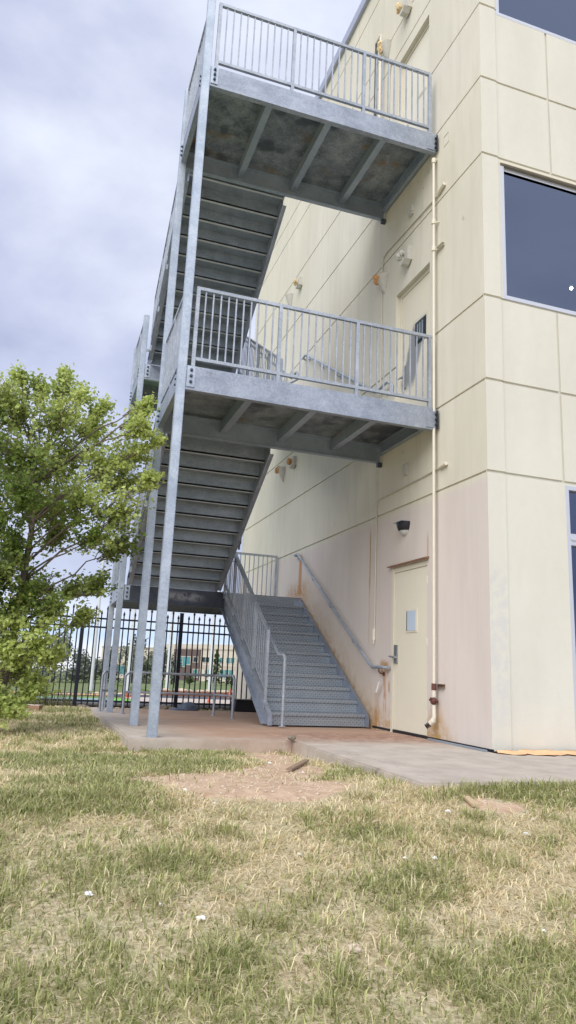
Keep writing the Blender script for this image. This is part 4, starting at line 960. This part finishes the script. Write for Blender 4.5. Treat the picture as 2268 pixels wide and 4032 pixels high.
# ------------------------------------------------------------------ foliage makers
def leaf_mesh(name, C_, size, mat, parent, up=0.3, colf=None, wide=0.62, droop=0.0):
    """C_: (n,3) leaf centres; one folded four-sided leaf each"""
    n = len(C_); d = rng.normal(size=(n, 3)); d[:, 2] = d[:, 2]*0.6-droop; d /= np.linalg.norm(d, axis=1)[:, None]
    up_ = rng.normal(size=(n, 3))*0.7; up_[:, 2] += 1.0
    s = np.cross(d, up_); s /= np.linalg.norm(s, axis=1)[:, None]+1e-9; nn = np.cross(s, d)
    ln = size*rng.uniform(0.65, 1.35, n)[:, None]; wd = ln*wide*0.5
    a = C_-d*ln*0.5; b = C_+d*ln*0.5; l = C_-s*wd+nn*wd*0.35-d*ln*0.08; r_ = C_+s*wd+nn*wd*0.35-d*ln*0.08
    V = np.stack([a, r_, b, l], 1).reshape(-1, 3); i = np.arange(n)*4
    T = np.concatenate([np.stack([i, i+1, i+2], -1), np.stack([i, i+2, i+3], -1)])
    me = npmesh(name, V, T)
    Cc = np.ones((n, 4), np.float32); Cc[:, :3] = colf(C_)
    setcol(me, 'Col', np.repeat(Cc, 4, axis=0))
    return link(name, me, mat, parent)

# near tree
BL = [(-4.807, 3.0, 4.40, 0.17), (-5.346, 2.6, 3.877, 0.34), (-4.804, 2.4, 3.793, 0.41), (-4.331, 3.0, 3.916, 0.31), (-5.189, 2.2, 3.171, 0.44), (-4.645, 2.9, 3.332, 0.49), (-4.139, 2.5, 3.295, 0.29), (-3.74, 2.3, 3.751, 0.15), (-3.749, 2.6, 3.517, 0.2), (-3.562, 2.2, 3.054, 0.11), (-3.814, 3.0, 3.213, 0.28), (-4.384, 2.2, 2.687, 0.37), (-5.004, 3.2, 2.753, 0.49), (-3.889, 2.4, 2.618, 0.29), (-3.814, 2.8, 2.25, 0.2), (-4.191, 2.1, 2.239, 0.18), (-4.637, 3.3, 2.421, 0.23), (-5.147, 2.4, 2.032, 0.26), (-4.072, 2.6, 1.7, 0.16), (-4.333, 3.0, 1.65, 0.13), (-4.872, 2.9, 1.633, 0.31), (-4.592, 2.3, 1.292, 0.23), (-5.077, 2.5, 1.179, 0.32), (-4.184, 2.7, 1.309, 0.11), (-4.718, 2.2, 0.861, 0.26), (-4.964, 3.0, 0.574, 0.24), (-4.722, 2.4, 0.387, 0.17), (-4.966, 2.1, 0.167, 0.19), (-4.499, 2.6, 0.753, 0.12), (-3.719, 2.4, 4.037, 0.07), (-5.564, 3.0, 2.479, 0.46), (-5.629, 2.4, 3.329, 0.38), (-5.476, 2.5, 1.611, 0.4), (-5.403, 2.8, 0.864, 0.38), (-5.226, 2.3, 0.204, 0.3),
      (-5.9, 2.2, 2.0, 0.42), (-6.2, 2.8, 2.8, 0.45), (-5.8, 2.6, 3.6, 0.4), (-5.5, 2.4, 3.9, 0.25), (-5.1, 1.9, 2.6, 0.35), (-5.2, 2.2, 1.75, .28), (-4.9, 2.3, 1.42, .24), (-5.35, 2.3, 1.25, .3), (-5.05, 2.3, 0.80, .26), (-4.8, 3.0, 4.62, .07), (-4.52, 2.8, 4.28, .09), (-5.08, 2.7, 4.28, .10), (-4.22, 2.9, 4.22, .07), (-3.70, 2.4, 4.16, .05), (-3.52, 2.3, 3.62, .05), (-5.35, 2.6, 4.35, .08), (-5.3, 3.6, 3.2, 0.45), (-4.7, 3.7, 2.9, 0.4), (-5.9, 3.4, 1.6, 0.4)]
tr = empty('tree', (-5.15, 2.7, -0.07), 'leafy green deciduous tree with spreading low branches at the left beside the stair posts', 'tree')
rt = random.Random(4)
bmB = B(); trunkP = [Vector((-5.15, 2.7, -0.12)), Vector((-5.08, 2.68, 0.5)), Vector((-5.02, 2.66, 1.1)), Vector((-5.0, 2.65, 1.7)), Vector((-4.97, 2.62, 2.3)), Vector((-4.95, 2.65, 3.0)), Vector((-4.9, 2.7, 3.7))]
tube(bmB, trunkP, [0.075, 0.06, 0.052, 0.045, 0.035, 0.024, 0.012], 10)
tube(bmB, [Vector((-5.19, 2.72, -0.1)), Vector((-5.32, 2.6, 0.7)), Vector((-5.35, 2.55, 1.6)), Vector((-5.5, 2.5, 2.6)), Vector((-5.6, 2.5, 3.4))], [0.06, 0.045, 0.035, 0.024, 0.01], 8)
LP = []
def wobble(a, b, n, amp):
    out_ = []
    for i in range(n+1):
        f = i/n; p = a.lerp(b, f); k = amp*math.sin(math.pi*f)
        out_.append(p+Vector((rt.uniform(-k, k), rt.uniform(-k, k), rt.uniform(-k, k)+0.12*(b-a).length*math.sin(math.pi*f)*0.5)))
    out_[0] = a; out_[-1] = b; return out_
twB = B()
for (x, y, z, rr) in BL:
    c = Vector((x, y, z)); rr *= 1.0
    zb_ = max(0.25, min(3.2, z-0.35-0.55*abs(x+5.0)))
    j = min(range(len(trunkP)-1), key=lambda q: abs(trunkP[q].z-zb_)); f = (zb_-trunkP[j].z)/max(1e-3, (trunkP[j+1].z-trunkP[j].z)); base = trunkP[j].lerp(trunkP[j+1], max(0, min(1, f)))
    P_ = wobble(base, c, 6, 0.07); L0 = (c-base).length
    r0 = 0.007+0.0065*min(1.5, L0); tube(bmB, P_, [r0*(1-0.72*i/6) for i in range(7)], 6)
    ntw = int(12+140*rr)
    for _ in range(ntw):
        u = Vector((rt.gauss(0, 1), rt.gauss(0, 1), rt.gauss(0, 1))).normalized()*(rr*rt.uniform(0.25, 1.42))
        tip = c+Vector((u.x, u.y*1.25, u.z*1.0+0.03)); s0 = P_[rt.choice((3, 4, 5, 6))].lerp(c, 0.3)
        s0 = s0.lerp(tip, 0.25)
        Q = wobble(s0, tip, 3, 0.03); tube(twB, Q, [0.0055, 0.004, 0.003, 0.002], 4, False)
        LP.append((Q, rr))
pts = []
for Q, rr in LP:
    nl = rt.randint(11, 20)
    for _ in range(nl):
        f = rt.random()**0.6*3; i = min(2, int(f)); p = Q[i].lerp(Q[i+1], f-i)
        pts.append((p.x+rt.gauss(0, .032), p.y+rt.gauss(0, .032), p.z+rt.gauss(0, .03)))
    # leafy tip running on past the twig end
    dd = (Q[-1]-Q[-2]).normalized()+Vector((0, 0, 0.5))
    for k in range(4): p = Q[-1]+dd*0.024*k; pts.append((p.x+rt.gauss(0, .018), p.y+rt.gauss(0, .018), p.z+rt.gauss(0, .014)))
pts = np.array(pts); pts = pts[pts[:, 2] > -0.03]
def leafcol(P_):
    n = len(P_); g = 0.5+0.22*wav(P_[:, 0]*2.2+P_[:, 1], P_[:, 2]*2.2, 0, 24, 0.7)+rng.normal(0, 0.22, n); g = np.clip(g, 0, 1)[:, None]
    a = np.array([0.17, 0.25, 0.055]); b = np.array([0.58, 0.67, 0.23]); c = a*(1-g)+b*g
    yl = (rng.random(n) < 0.05)[:, None]; c = np.where(yl, np.array([0.42, 0.44, 0.13]), c)
    return c*rng.uniform(0.8, 1.15, n)[:, None]
mk('trunk', bmB, 'bark', tr, smooth=True); mk('branches', twB, 'bark', tr)
leaf_mesh('crown', pts, 0.053, 'leaf', tr, colf=leafcol, wide=0.78, droop=0.15)
print('leaves', len(pts))

def far_tree(name, x, y, zb, h, rad, lab, cat, c0, c1, n=900, trunk=0.25, conic=False, size=0.35, group=None):
    o = empty(name, (x, y, zb), lab, cat, group)
    bm = B(); tube(bm, [(x, y, zb-0.3), (x+0.05, y, zb+h*0.45), (x, y, zb+h*0.85)], [rad*0.09+0.03, rad*0.05+0.02, 0.02], 7)
    for _ in range(7):
        a_ = rt.uniform(0, 6.28); zz_ = zb+h*rt.uniform(trunk, 0.7); tube(bm, [(x, y, zz_), (x+math.cos(a_)*rad*.7, y+math.sin(a_)*rad*.7, zz_+h*.2)], [0.05, 0.015], 5)
    mk('trunk', bm, 'far_bark', o)
    lobes = [(rt.uniform(-.55, .55)*rad, rt.uniform(-.55, .55)*rad, rt.uniform(trunk+.12, .85)*h, rt.uniform(.30, .55)*rad) for _ in range(9)]
    P_ = []
    while len(P_) < n:
        if conic:
            f = rt.random(); rr = rad*(1-f)**0.8*math.sqrt(rt.random())*(0.75+0.35*math.sin(f*40)); a_ = rt.uniform(0, 6.28)
            P_.append((x+rr*math.cos(a_), y+rr*math.sin(a_), zb+h*(trunk+(1-trunk)*f)))
        else:
            l = rt.choice(lobes); u = Vector((rt.gauss(0, 1), rt.gauss(0, 1), rt.gauss(0, 1))).normalized()*l[3]*rt.uniform(.5, 1.15)
            P_.append((x+l[0]+u.x, y+l[1]+u.y, zb+l[2]+u.z*h/(2.2*rad)))
    P_ = np.array(P_); c0 = np.array(c0); c1 = np.array(c1)
    def cf(Q):
        g = rng.random(len(Q))[:, None]; return c0*(1-g)+c1*g
    leaf_mesh('crown', P_, size, 'leaf', o, colf=cf, wide=0.8)
GR = ((0.17, 0.20, 0.13), (0.38, 0.42, 0.32)); DG = ((0.03, 0.055, 0.03), (0.07, 0.10, 0.05)); MG = ((0.05, 0.10, 0.03), (0.14, 0.19, 0.06)); GB = 'silvery shrubs and trees beyond the track'
shr = [(-7.2, 88, 5.6, 3.2, 'farthest left silvery shrub mass beyond the track'), (-3.2, 86, 6.4, 2.4, 'tall loose silvery tree beyond the track, left of the dark fence post'), (-0.4, 90, 4.0, 2.5, 'low silvery shrub beside the tall loose one'), (1.5, 92, 4.6, 2.3, 'silvery shrub just right of the left fence post'), (7.2, 96, 5.6, 3.0, 'silvery willow in front of the left end of the office'), (11.5, 98, 5.0, 2.2, 'grey-green willow between two office windows'), (9.4, 97, 3.4, 2.2, 'small silvery bush beneath the willow')]
for (x, y, h, rad, lab) in shr: far_tree('shrub', x, y, -2.05, h, rad, lab, 'shrub', *GR, n=1300, trunk=0.02, size=0.34, group=GB)
far_tree('conifer', 4.3, 95, -2.05, 5.0, 1.3, 'dark conifer just right of the first white pole', 'tree', *DG, n=900, trunk=0.05, conic=True, size=0.32)
far_tree('tree', 8.4, 103, -2.1, 7.1, 1.6, 'round-headed dark tree rising before the left office windows', 'tree', *DG, n=900, trunk=0.4, size=0.34)
far_tree('tree', 13.6, 100, -2.1, 4.2, 1.5, 'dark leafy tree in front of the office between the second and third poles', 'tree', *DG, n=800, trunk=0.1, size=0.32)
far_tree('conifer', 22.0, 108, -2.1, 5.6, 1.7, 'loose dark conifer before the brick part of the office', 'tree', *MG, n=900, trunk=0.05, conic=True, size=0.32)
far_tree('tree', 28.2, 106, -2.1, 6.0, 1.6, 'dark oval tree partly behind the fourth white pole', 'tree', *DG, n=900, trunk=0.25, size=0.32)
for (x, y, lab) in ((24.8, 108, 'light green bush under the office windows right of the conifer'), (30.6, 106, 'light green bush at the right end of the office lawn'), (32.0, 104, 'pale bush farthest right before the office'), (17.6, 108, 'low green bush at the foot of the brick part')): far_tree('bush', x, y, -2.15, 1.7, 1.3, lab, 'bush', *MG, n=350, trunk=0.0, size=0.26, group='bushes along the office')

# ------------------------------------------------------------------ far office
of = empty('office_building', (8.9, 172.2, -3.3), 'distant two-storey cream office building with teal windows and a brick bay', 'building')
ex = Vector((0.64218, -0.76655, 0)); ey = Vector((0.76655, 0.64218, 0)); O_ = Vector((8.9, 172.2, 0))
def ob(bm, s0, s1, d0, d1, z0, z1):
    v0 = len(bm.verts); box(bm, s0, s1, d0, d1, z0, z1); bm.verts.ensure_lookup_table()
    for v in list(bm.verts)[v0:]: c = v.co.copy(); v.co = O_+ex*c.x+ey*c.y+Vector((0, 0, c.z))
    return bm
bm = B(); ob(bm, -0.4, 22.3, 0, 14, -3.6, 4.5); ob(bm, 19.6, 22.299, -0.15, 14.1, -3.6, 5.35); ob(bm, 29.7, 62, 0.0, 14, -3.6, 5.5); ob(bm, 22.3, 29.7, 0.4, 14, 4.3, 5.45)
mk('wall', fixn(bm), 'office_wall', of)
bm = B(); ob(bm, -0.45, 19.59, -0.10, -0.005, 4.15, 4.48); ob(bm, 22.3, 62, -0.10, -0.005, 4.3, 4.6); ob(bm, -0.4, 19.5, -0.06, -0.005, 0.25, 1.0); ob(bm, 29.8, 62, -0.06, -0.005, 0.30, 1.05); mk('cornice', fixn(bm), 'office_band', of)
mk('brick_bay', fixn(ob(B(), 22.31, 29.69, -0.3, 0.39, -3.6, 4.29)), 'brick', of)
def owin(s0, s1, z0, z1, mat='teal_glass', off=0.0, nm=2):
    bm = B(); ob(bm, s0-0.12, s1+0.12, -0.09-off, -0.002-off, z0-0.12, z0); ob(bm, s0-0.12, s1+0.12, -0.09-off, -0.002-off, z1, z1+0.12)
    for k in range(nm+1): s_x = s0+(s1-s0)*k/nm; ob(bm, s_x-0.05, s_x+0.05, -0.08-off, -0.002-off, z0, z1)
    f = mk('window', fixn(bm), 'office_wall', of); mk('pane', fixn(ob(B(), s0, s1, -0.05-off, -0.003-off, z0, z1)), mat, f)
for s0, s1, mt in ((1.4, 3.96, 'teal_glass'), (5.28, 6.57, 'teal_glass'), (7.4, 8.6, 'teal_glass'), (10.2, 11.6, 'dark_glass'), (12.6, 13.6, 'dark_glass'), (14.3, 15.9, 'dark_glass'), (17.0, 18.5, 'teal_glass')): owin(s0, s1, 1.45, 2.55, mt)
owin(19.95, 21.3, 1.6, 2.65, off=0.15); owin(19.95, 21.3, -1.9, 0.2, off=0.15)
owin(23.3, 25.9, 0.55, 2.65, 'teal_glass', 0.3, 3); owin(26.0, 27.2, 1.0, 2.65, 'teal_glass', 0.3, 1); owin(28.0, 29.3, 1.6, 2.65, 'dark_glass', 0.3, 1)
owin(29.95, 32.2, 1.65, 2.7, 'dark_glass', 0, 2); owin(33.9, 35.9, 1.65, 2.72); owin(36.7, 38.9, 1.65, 2.76); owin(40.5, 43, 1.65, 2.76); owin(45, 48, 1.65, 2.76)
owin(28.1, 29.5, -1.6, 0.0, off=0.3); owin(31.1, 32.7, -1.5, 0.1); owin(35.1, 38.8, -1.5, 0.25, nm=3); owin(41, 45, -1.5, 0.25, nm=3); owin(4, 8, -1.9, 0.1); owin(12, 16, -1.9, 0.1)
for i, (s0, zz_) in enumerate(((30.4, -1.2), (36.1, -1.2))): pass

# ------------------------------------------------------------------ poles, wall, cones
for (x, y, zb, lab) in ((-0.43, 59.1, -1.85, 'leftmost of four tall white poles beyond the fence'), (2.65, 58.1, -1.85, 'second from the left of four tall white poles beyond the fence'), (5.9, 57.0, -1.85, 'third from the left of four tall white poles beyond the fence'), (9.6, 56.6, -1.85, 'rightmost of four tall white poles, before the cream end of the office')):
    o = empty('white_pole', (x, y, zb), lab, 'pole', 'tall white netting poles')
    bm = B(); tube(bm, [(x, y, zb), (x, y, 4.0), (x, y, 9.5)], [0.20, 0.155, 0.12], 14); mk('lower_pole', bm, 'pole_white', o)
    bm = B(); tube(bm, [(x, y, 9.5), (x, y, 20)], [0.105, 0.08], 12); mk('upper_pole', bm, 'pole_white', o)
    mk('collar', tube(B(), [(x, y, 4.0), (x, y, 4.12)], 0.175, 14), 'pole_white', o); mk('collar', tube(B(), [(x, y, 9.42), (x, y, 9.55)], 0.14, 14), 'pole_white', o)
bm = B(); box(bm, 3.3, 24, 47.2, 47.6, -1.9, -1.12); tag(mk('retaining_wall', bm, 'red_wall'), 'long low red-brown retaining wall across the far lawn', 'wall')
bm = B()
for k in range(90):
    x = rt.uniform(-1, 14); ball(bm, (x, 47.9+rt.uniform(-.2, .5)+(0.8 if x < 3.3 else 0), (-1.10 if x > 3.3 else -1.55)), rt.uniform(.12, .28), 1.4, 1, .6, 1, .2)
tag(mk('rubble', bm, 'pale_rock'), kind='stuff')
bm = B()
V0 = [(3.2, 47.6, -1.16), (24, 47.6, -1.16), (30, 100, -2.0), (4.5, 100, -2.0), (30, 104, -2.6), (4.5, 104, -2.6)]
vv = [bm.verts.new(p) for p in V0]; bm.faces.new(vv[:4]); bm.faces.new((vv[3], vv[2], vv[4], vv[5])); 
g = G('far_lawn'); MT['far_lawn'] = g.fin(g.mix(g.noise(0.5, 6, 0.75), (0.10, 0.15, 0.045), (0.19, 0.23, 0.08)), 0.95)
vl = [bm.verts.new(p) for p in ((3.2, 47.6, -2.2), (4.5, 100, -3.0))]; bm.faces.new((vv[0], vv[3], vl[1], vl[0]))
tag(mk('lawn_bank', bm, 'far_lawn'), kind='structure')
def cone(x, y, z, s, lab):
    o = empty('traffic_cone', (x, y, z), lab, 'cone'); bm = B(); tube(bm, [(x, y, z+.03*s), (x, y, z+.7*s)], [.17*s, .035*s], 12); mk('cone_body', bm, 'cone_orange', o); mk('base', box(B(), x-.2*s, x+.2*s, y-.2*s, y+.2*s, z, z+.03*s), 'cone_orange', o)
cone(5.55, 33.3, -0.90, 0.70, 'orange traffic cone at the right, seen under the pipe barrier end')
cone(1.7, 21.6, -0.63, 0.28, 'small orange cone flat against the light paving behind the fence')
# orange and white edge floats of the water area
for k, (x0, x1, y) in enumerate(((-14, -1.6, 26.8),)):
    bm = B(); P_ = []; Rd = []
    for i in range(60):
        for q, rd in ((0.0, .012), (.08, .05), (.62, .05), (.70, .012)):
            xa = x0+(x1-x0)*(i+q)/60; ya = y+0.5*math.sin((i+q)*.11); P_.append((xa, ya, float(np.interp(ya, YT, ZT))+.10)); Rd.append(rd)
    tube(bm, P_, Rd, 6)
    tag(mk('float_line', bm, 'cloth_orange'), 'dashed orange barrier line in front of the dark track', 'barrier line')
bm = B()
for i in range(5): x = -1.35+.13*i; box(bm, x, x+.03, 24.1, 24.13, -0.70, -0.42+0.05*math.sin(i*2.2))
box(bm, -1.4, -.7, 24.14, 24.16, -.62, -.57); box(bm, -1.4, -.7, 24.14, 24.16, -.50, -.48)
tag(mk('orange_netting', bm, 'cone_orange'), 'torn orange safety netting behind the fence', 'netting')

# ------------------------------------------------------------------ litter on the lawn
def scrap(x, y, s_, lab, mat='white_scrap', name='foam_scrap', flat=0.55):
    s = s_*0.62; bm = B(); z = float(H(x, y))+s*0.6
    if y > 8.2: z = -0.15
    ball(bm, (x, y, z+0.012), s, rt.uniform(.8, 1.2), rt.uniform(.7, 1.2), flat, 2, 0.42)
    ball(bm, (x+s*.9, y-s*.6, z+0.008), s*.6, 1, .8, flat, 1, 0.3)
    tag(mk(name, bm, mat), lab, 'scrap' if mat == 'white_scrap' else 'stone')
def hit(u, v):
    """point of the lawn seen at a photo pixel (used once to read positions off the photo)"""
    d = AX_F+AX_R*((u-1134)/2800.1)-AX_U*((v-2016)/2800.1); k = 1.0
    while k < 60:
        p = CAM+d*k
        if p.z < float(H(p.x, p.y)): return p
        k += 0.02
    return p
for u, v, s, lab in ((345, 3545, .027, 'largest white scrap in the grass at the lower left'), (787, 3636, .026, 'white scrap in the grass at the bottom centre-left'), (630, 3580, .011, 'tiny white crumb between the two lowest white scraps'), (1764, 3210, .022, 'white scrap on bare soil below the tip of the tan stick'), (1711, 3396, .022, 'right one of two white scraps close together in the right half of the lawn'), (1594, 3392, .016, 'left, smaller one of two white scraps close together in the right half of the lawn'), (2070, 3296, .022, 'dirty white scrap near the right edge of the lawn'), (728, 3120, .020, 'pale crumb at the left rim of the bare dirt patch'), (1060, 3012, .022, 'pale lump in the grass just behind the dirt patch'), (1192, 3050, .016, 'white crumb below the brown wood strip'), (195, 2848, .020, 'white crumb on the dry grass behind, near the tree'), (165, 2866, .016, 'white crumb nearest the tree on the dry grass'), (1180, 3378, .016, 'pale chip left of the pair of white scraps'), (2098, 3238, .014, 'small chip above the dirty scrap at the right'), (845, 3175, .014, 'dark-edged chip on the bare dirt'), (2140, 3685, .012, 'tiny white crumb at the lower right')):
    p = hit(u, v); scrap(p.x, p.y, s, lab)
p = hit(1388, 3764); scrap(p.x, p.y, .038, 'round pinkish stone in the grass at the bottom right of centre', 'pale_rock', 'stone', .7)
p = hit(350, 2975); scrap(p.x, p.y, .02, 'small orange scrap in the green grass left of the slab', 'foam_orange', 'orange_scrap')
def stick(a, b, w_, mat, lab, nm):
    a = hit(*a); b = hit(*b); bm = B(); sbar(bm, a+Vector((0, 0, .025)), b+Vector((0, 0, .03)), w_, .016); tag(mk(nm, bm, mat), lab, 'stick')
stick((1834, 3152), (1874, 3191), .045, 'wood_tan', 'short tan wood stick on the lawn below the walkway corner', 'wood_stick')
stick((1138, 3042), (1208, 3005), .05, 'wood_grey', 'weathered brown wood strip lying on the dirt patch', 'wood_strip')
stick((40, 3006), (-60, 3000), .04, 'wood_tan', 'pale stick in the grass at the far left edge', 'wood_stick')
bm = B(); ball(bm, (-1.96, 0.90, 0.035), 0.035, 1.3, .8, .9, 2, .15); tag(mk('rubble_lump', bm, 'rock'), 'small dark lump at the inner corner where walkway and slab meet', 'stone')
# small stones and bark crumbs on the bare soil
random.seed(9); bm = B(); c_ = 0
while c_ < 420:
    x, y = random.uniform(-4.2, -0.5), random.uniform(-3.0, 0.9)
    if float(dirt(x, y)) > 0.5 and not (x > -1.95 and y > -1.95):
        ball(bm, (x, y, float(H(x, y))+.002), random.uniform(.004, .013), 1.3, 1, .6, 1, .25); c_ += 1
tag(mk('pebbles', bm, 'pale_rock'), kind='stuff')
# orange cloth along the front wall
bm = B(); xs2 = np.linspace(-0.02, 3.6, 60)
rows = []
for i, x in enumerate(xs2):
    wdt = (0.06+0.20*min(1, i/7))*(1+0.18*math.sin(i*.9)+0.12*math.sin(i*2.3)); yb_ = -0.035-0.02*math.sin(i*.5)
    rows.append([bm.verts.new((x, yb_-wdt*f-(0.06 if i < 5 else 0), 0.006+0.022*abs(math.sin(f*5+i*.7))*(1-f*.4)+.012*(f < .3))) for f in (0, .2, .4, .6, .8, 1)])
for a, b in zip(rows, rows[1:]):
    for j in range(5): bm.faces.new((a[j], a[j+1], b[j+1], b[j]))
o = mk('orange_cloth', bm, 'cloth_orange', smooth=True); so_ = o.modifiers.new('s', 'SOLIDIFY'); so_.thickness = 0.004
tag(o, 'long crumpled orange cloth strip lying on the pavement along the front wall', 'cloth')
bm = B(); box(bm, 0.0, 4.3, -0.002, 0.028, -0.02, 0.012); mk('sill_shadow_gap', bm, 'black_plastic', bld).name = 'base_shadow_strip'  # black strip painted in as the shadow line under the front wall

# ------------------------------------------------------------------ grass
def grass():
    out_ = []
    def sample(n, x0, x1, y0, y1): return np.stack([rng.uniform(x0, x1, n), rng.uniform(y0, y1, n)], -1)
    def ingrass(x, y):
        onslab = ((x > -3.72) & (y > 0.96) & (y < 8.15)) | ((x > -1.925) & (y > -1.945) & (y < 0.97)) | ((x > -0.1) & (y > -1.95))
        return ~onslab & (y < 8.6)
    dist = lambda x, y: np.hypot(x-CAM.x, y-CAM.y)
    # view wedge with generous margins
    def wedge(x, y):
        dx, dy = x-CAM.x, y-CAM.y; f = dx*0.311+dy*0.950; s = dx*0.950-dy*0.311
        return (f > 1.9) & (np.abs(s) < 0.44*f+0.9)
    P = sample(3700000, -10.5, 3.6, -5.6, 8.6); x, y = P.T
    d = dist(x, y); k = ingrass(x, y) & wedge(x, y)
    dens = np.clip(1.25-(d-2.5)*0.105, 0.30, 1.0)*0.42
    dm = dirt(x, y)*(y < 3); dens = dens*(1-0.97*np.clip(dm*1.4, 0, 1))
    tuft = 0.5+0.5*np.clip(wav(x*2.4, y*2.4, 0, 24, 0.35)*0.45, -1, 1)
    dens = dens*(0.45+0.75*tuft)
    k &= rng.random(len(x)) < dens; x, y, d, tuft = x[k], y[k], d[k], tuft[k]; n = len(x)
    gr = 0.50*wav(x*0.9+3, y*0.9, 0, 24, 0.6)*0.75+0.9*(tuft-0.46)
    # greener belt just in front of the slab's left part and along the walkway, drier toward the bottom and beyond
    gr = gr+0.55*np.exp(-((y+0.1)/0.9)**2)*(x < -2.9)+0.55*np.exp(-((y+2.25)/0.30)**2)*(x > -2.0)+0.15*(x < -4.2)*(y < 2)-0.30*(y > 3.0)-0.05
    gr = 0.45*0.50*wav(x*0.9+3, y*0.9, 0, 24, 0.6)*0.75+(gr-0.50*wav(x*0.9+3, y*0.9, 0, 24, 0.6)*0.75)*0.8+0.35*wav(x*5.1, y*5.1, 0, 24, 0.2)*0.25
    green = rng.random(n) < np.clip(0.19+gr*0.85, 0.05, 0.78)
    L_ = np.where(green, rng.uniform(.025, .075, n)*(0.8+0.45*tuft), rng.uniform(.035, .09, n)); wd = (0.0035+0.00055*d)*rng.uniform(.6, 1.4, n)
    edge = ((np.abs(y+2.0) < .12) & (x > -1.9)) | ((np.abs(x+1.98) < .10) & (y > -1.9) & (y < 0)); L_ = np.where(edge & green, L_*1.4, L_); L_ = np.where((np.abs(y-0.8) < .16) & (x < -2.3) & (x > -3.9), L_*.6, L_)
    # tufts: clusters of longer green blades fanning out from a common root
    nt_ = 4200; tx = rng.uniform(-9, 3, nt_); ty = rng.uniform(-5.4, 8.2, nt_); td = dist(tx, ty)
    kk = ingrass(tx, ty) & wedge(tx, ty) & (dirt(tx, ty)*(ty < 3) < .25) & (rng.random(nt_) < 0.9*np.clip(1.2-td*0.06, .3, 1)); tx, ty, td = tx[kk], ty[kk], td[kk]
    nb = rng.integers(20, 62, len(tx)); ti = np.repeat(np.arange(len(tx)), nb); sz = rng.uniform(.5, 1.25, len(tx))
    ra = np.sqrt(rng.random(len(ti)))*0.075*sz[ti]; an = rng.uniform(0, 6.283, len(ti)); m0 = n
    x = np.concatenate([x, tx[ti]+ra*np.cos(an)]); y = np.concatenate([y, ty[ti]+ra*np.sin(an)]); d = np.concatenate([d, td[ti]]); n = len(x)
    ok_ = ingrass(x, y)
    green = np.concatenate([green, rng.random(len(ti)) < .85]); L_ = np.concatenate([L_, rng.uniform(.045, .115, len(ti))*sz[ti]]); wd = np.concatenate([wd, (0.0030+0.00050*td[ti])*rng.uniform(.6, 1.3, len(ti))])
    az = rng.uniform(0, 6.283, n); az[m0:] = an+rng.normal(0, .5, len(ti)); az0 = az; lean = np.where(green, rng.uniform(.35, 1.35, n), rng.uniform(.8, 1.52, n))
    lean[m0:] = np.clip(0.25+ra/0.075*0.75+rng.normal(0, .2, len(ti)), .1, 1.4)
    L_ = np.where(ok_, L_, 0.001)
    cs = np.stack([np.cos(az), np.sin(az)], -1); z0 = H(x, y)
    base = np.stack([x, y, z0-.004], -1)
    hz_ = np.sin(lean); vt = np.cos(lean)
    s = np.stack([-cs[:, 1], cs[:, 0], np.zeros(n)], -1)*(wd/2)[:, None]
    m1 = base+np.stack([cs[:, 0]*hz_*.45, cs[:, 1]*hz_*.45, vt*.62+.06], -1)*L_[:, None]
    tp = base+np.stack([cs[:, 0]*(hz_*1.05+.10), cs[:, 1]*(hz_*1.05+.10), np.maximum(vt*.98-.05, .10)], -1)*L_[:, None]
    V = np.stack([base-s, base+s, m1+s*.85, m1-s*.85, tp], 1).reshape(-1, 3); i = np.arange(n)*5
    Q = np.stack([i, i+1, i+2, i+3], -1); T = np.stack([i+3, i+2, i+4], -1)
    me = npmesh('grass', V, Q, T)
    gcol = np.array([0.18, 0.22, 0.06]); g2 = np.array([0.60, 0.61, 0.29]); st = np.array([0.93, 0.84, 0.58]); s2 = np.array([0.72, 0.62, 0.41])
    f = rng.random(n)[:, None]; f2 = rng.random(n)[:, None]
    c = np.where(green[:, None], gcol*(1-f)+g2*f, st*(1-f)+s2*f)*(0.8+0.35*f2)
    Cc = np.ones((n, 5, 4), np.float32); Cc[:, :, :3] = c[:, None, :]
    tipdry = (rng.random(n) < .4) & green; Cc[tipdry, 4, :3] = st*0.9
    setcol(me, 'Col', Cc.reshape(-1, 4))
    tag(link('grass', me, 'grass_blade'), kind='stuff'); print('blades', n)
grass()
# taller weeds against the fence
P = []
for _ in range(900):
    x = rt.uniform(-6.6, -4.0); P.append((x, 8.75+rt.uniform(-.25, .12)))
P = np.array(P); n = len(P); az = rng.uniform(0, 6.28, n); L_ = rng.uniform(.12, .42, n); cs = np.stack([np.cos(az), np.sin(az)], -1)
base = np.stack([P[:, 0], P[:, 1], np.full(n, -.2)], -1); s = np.stack([-cs[:, 1], cs[:, 0], np.zeros(n)], -1)*.005
m1 = base+np.stack([cs[:, 0]*.15, cs[:, 1]*.15, np.full(n, .6)], -1)*L_[:, None]; tp = base+np.stack([cs[:, 0]*.45, cs[:, 1]*.45, np.full(n, .9)], -1)*L_[:, None]
V = np.stack([base-s, base+s, m1+s*.8, m1-s*.8, tp], 1).reshape(-1, 3); i = np.arange(n)*5
me = npmesh('tall_grass', V, np.stack([i, i+1, i+2, i+3], -1), np.stack([i+3, i+2, i+4], -1))
Cc = np.ones((n, 5, 4), np.float32); f = rng.random((n, 1)); Cc[:, :, :3] = (np.array([.06, .09, .03])*(1-f)+np.array([.30, .27, .15])*f)[:, None, :]
setcol(me, 'Col', Cc.reshape(-1, 4)); tag(link('tall_grass', me, 'grass_blade'), kind='stuff')
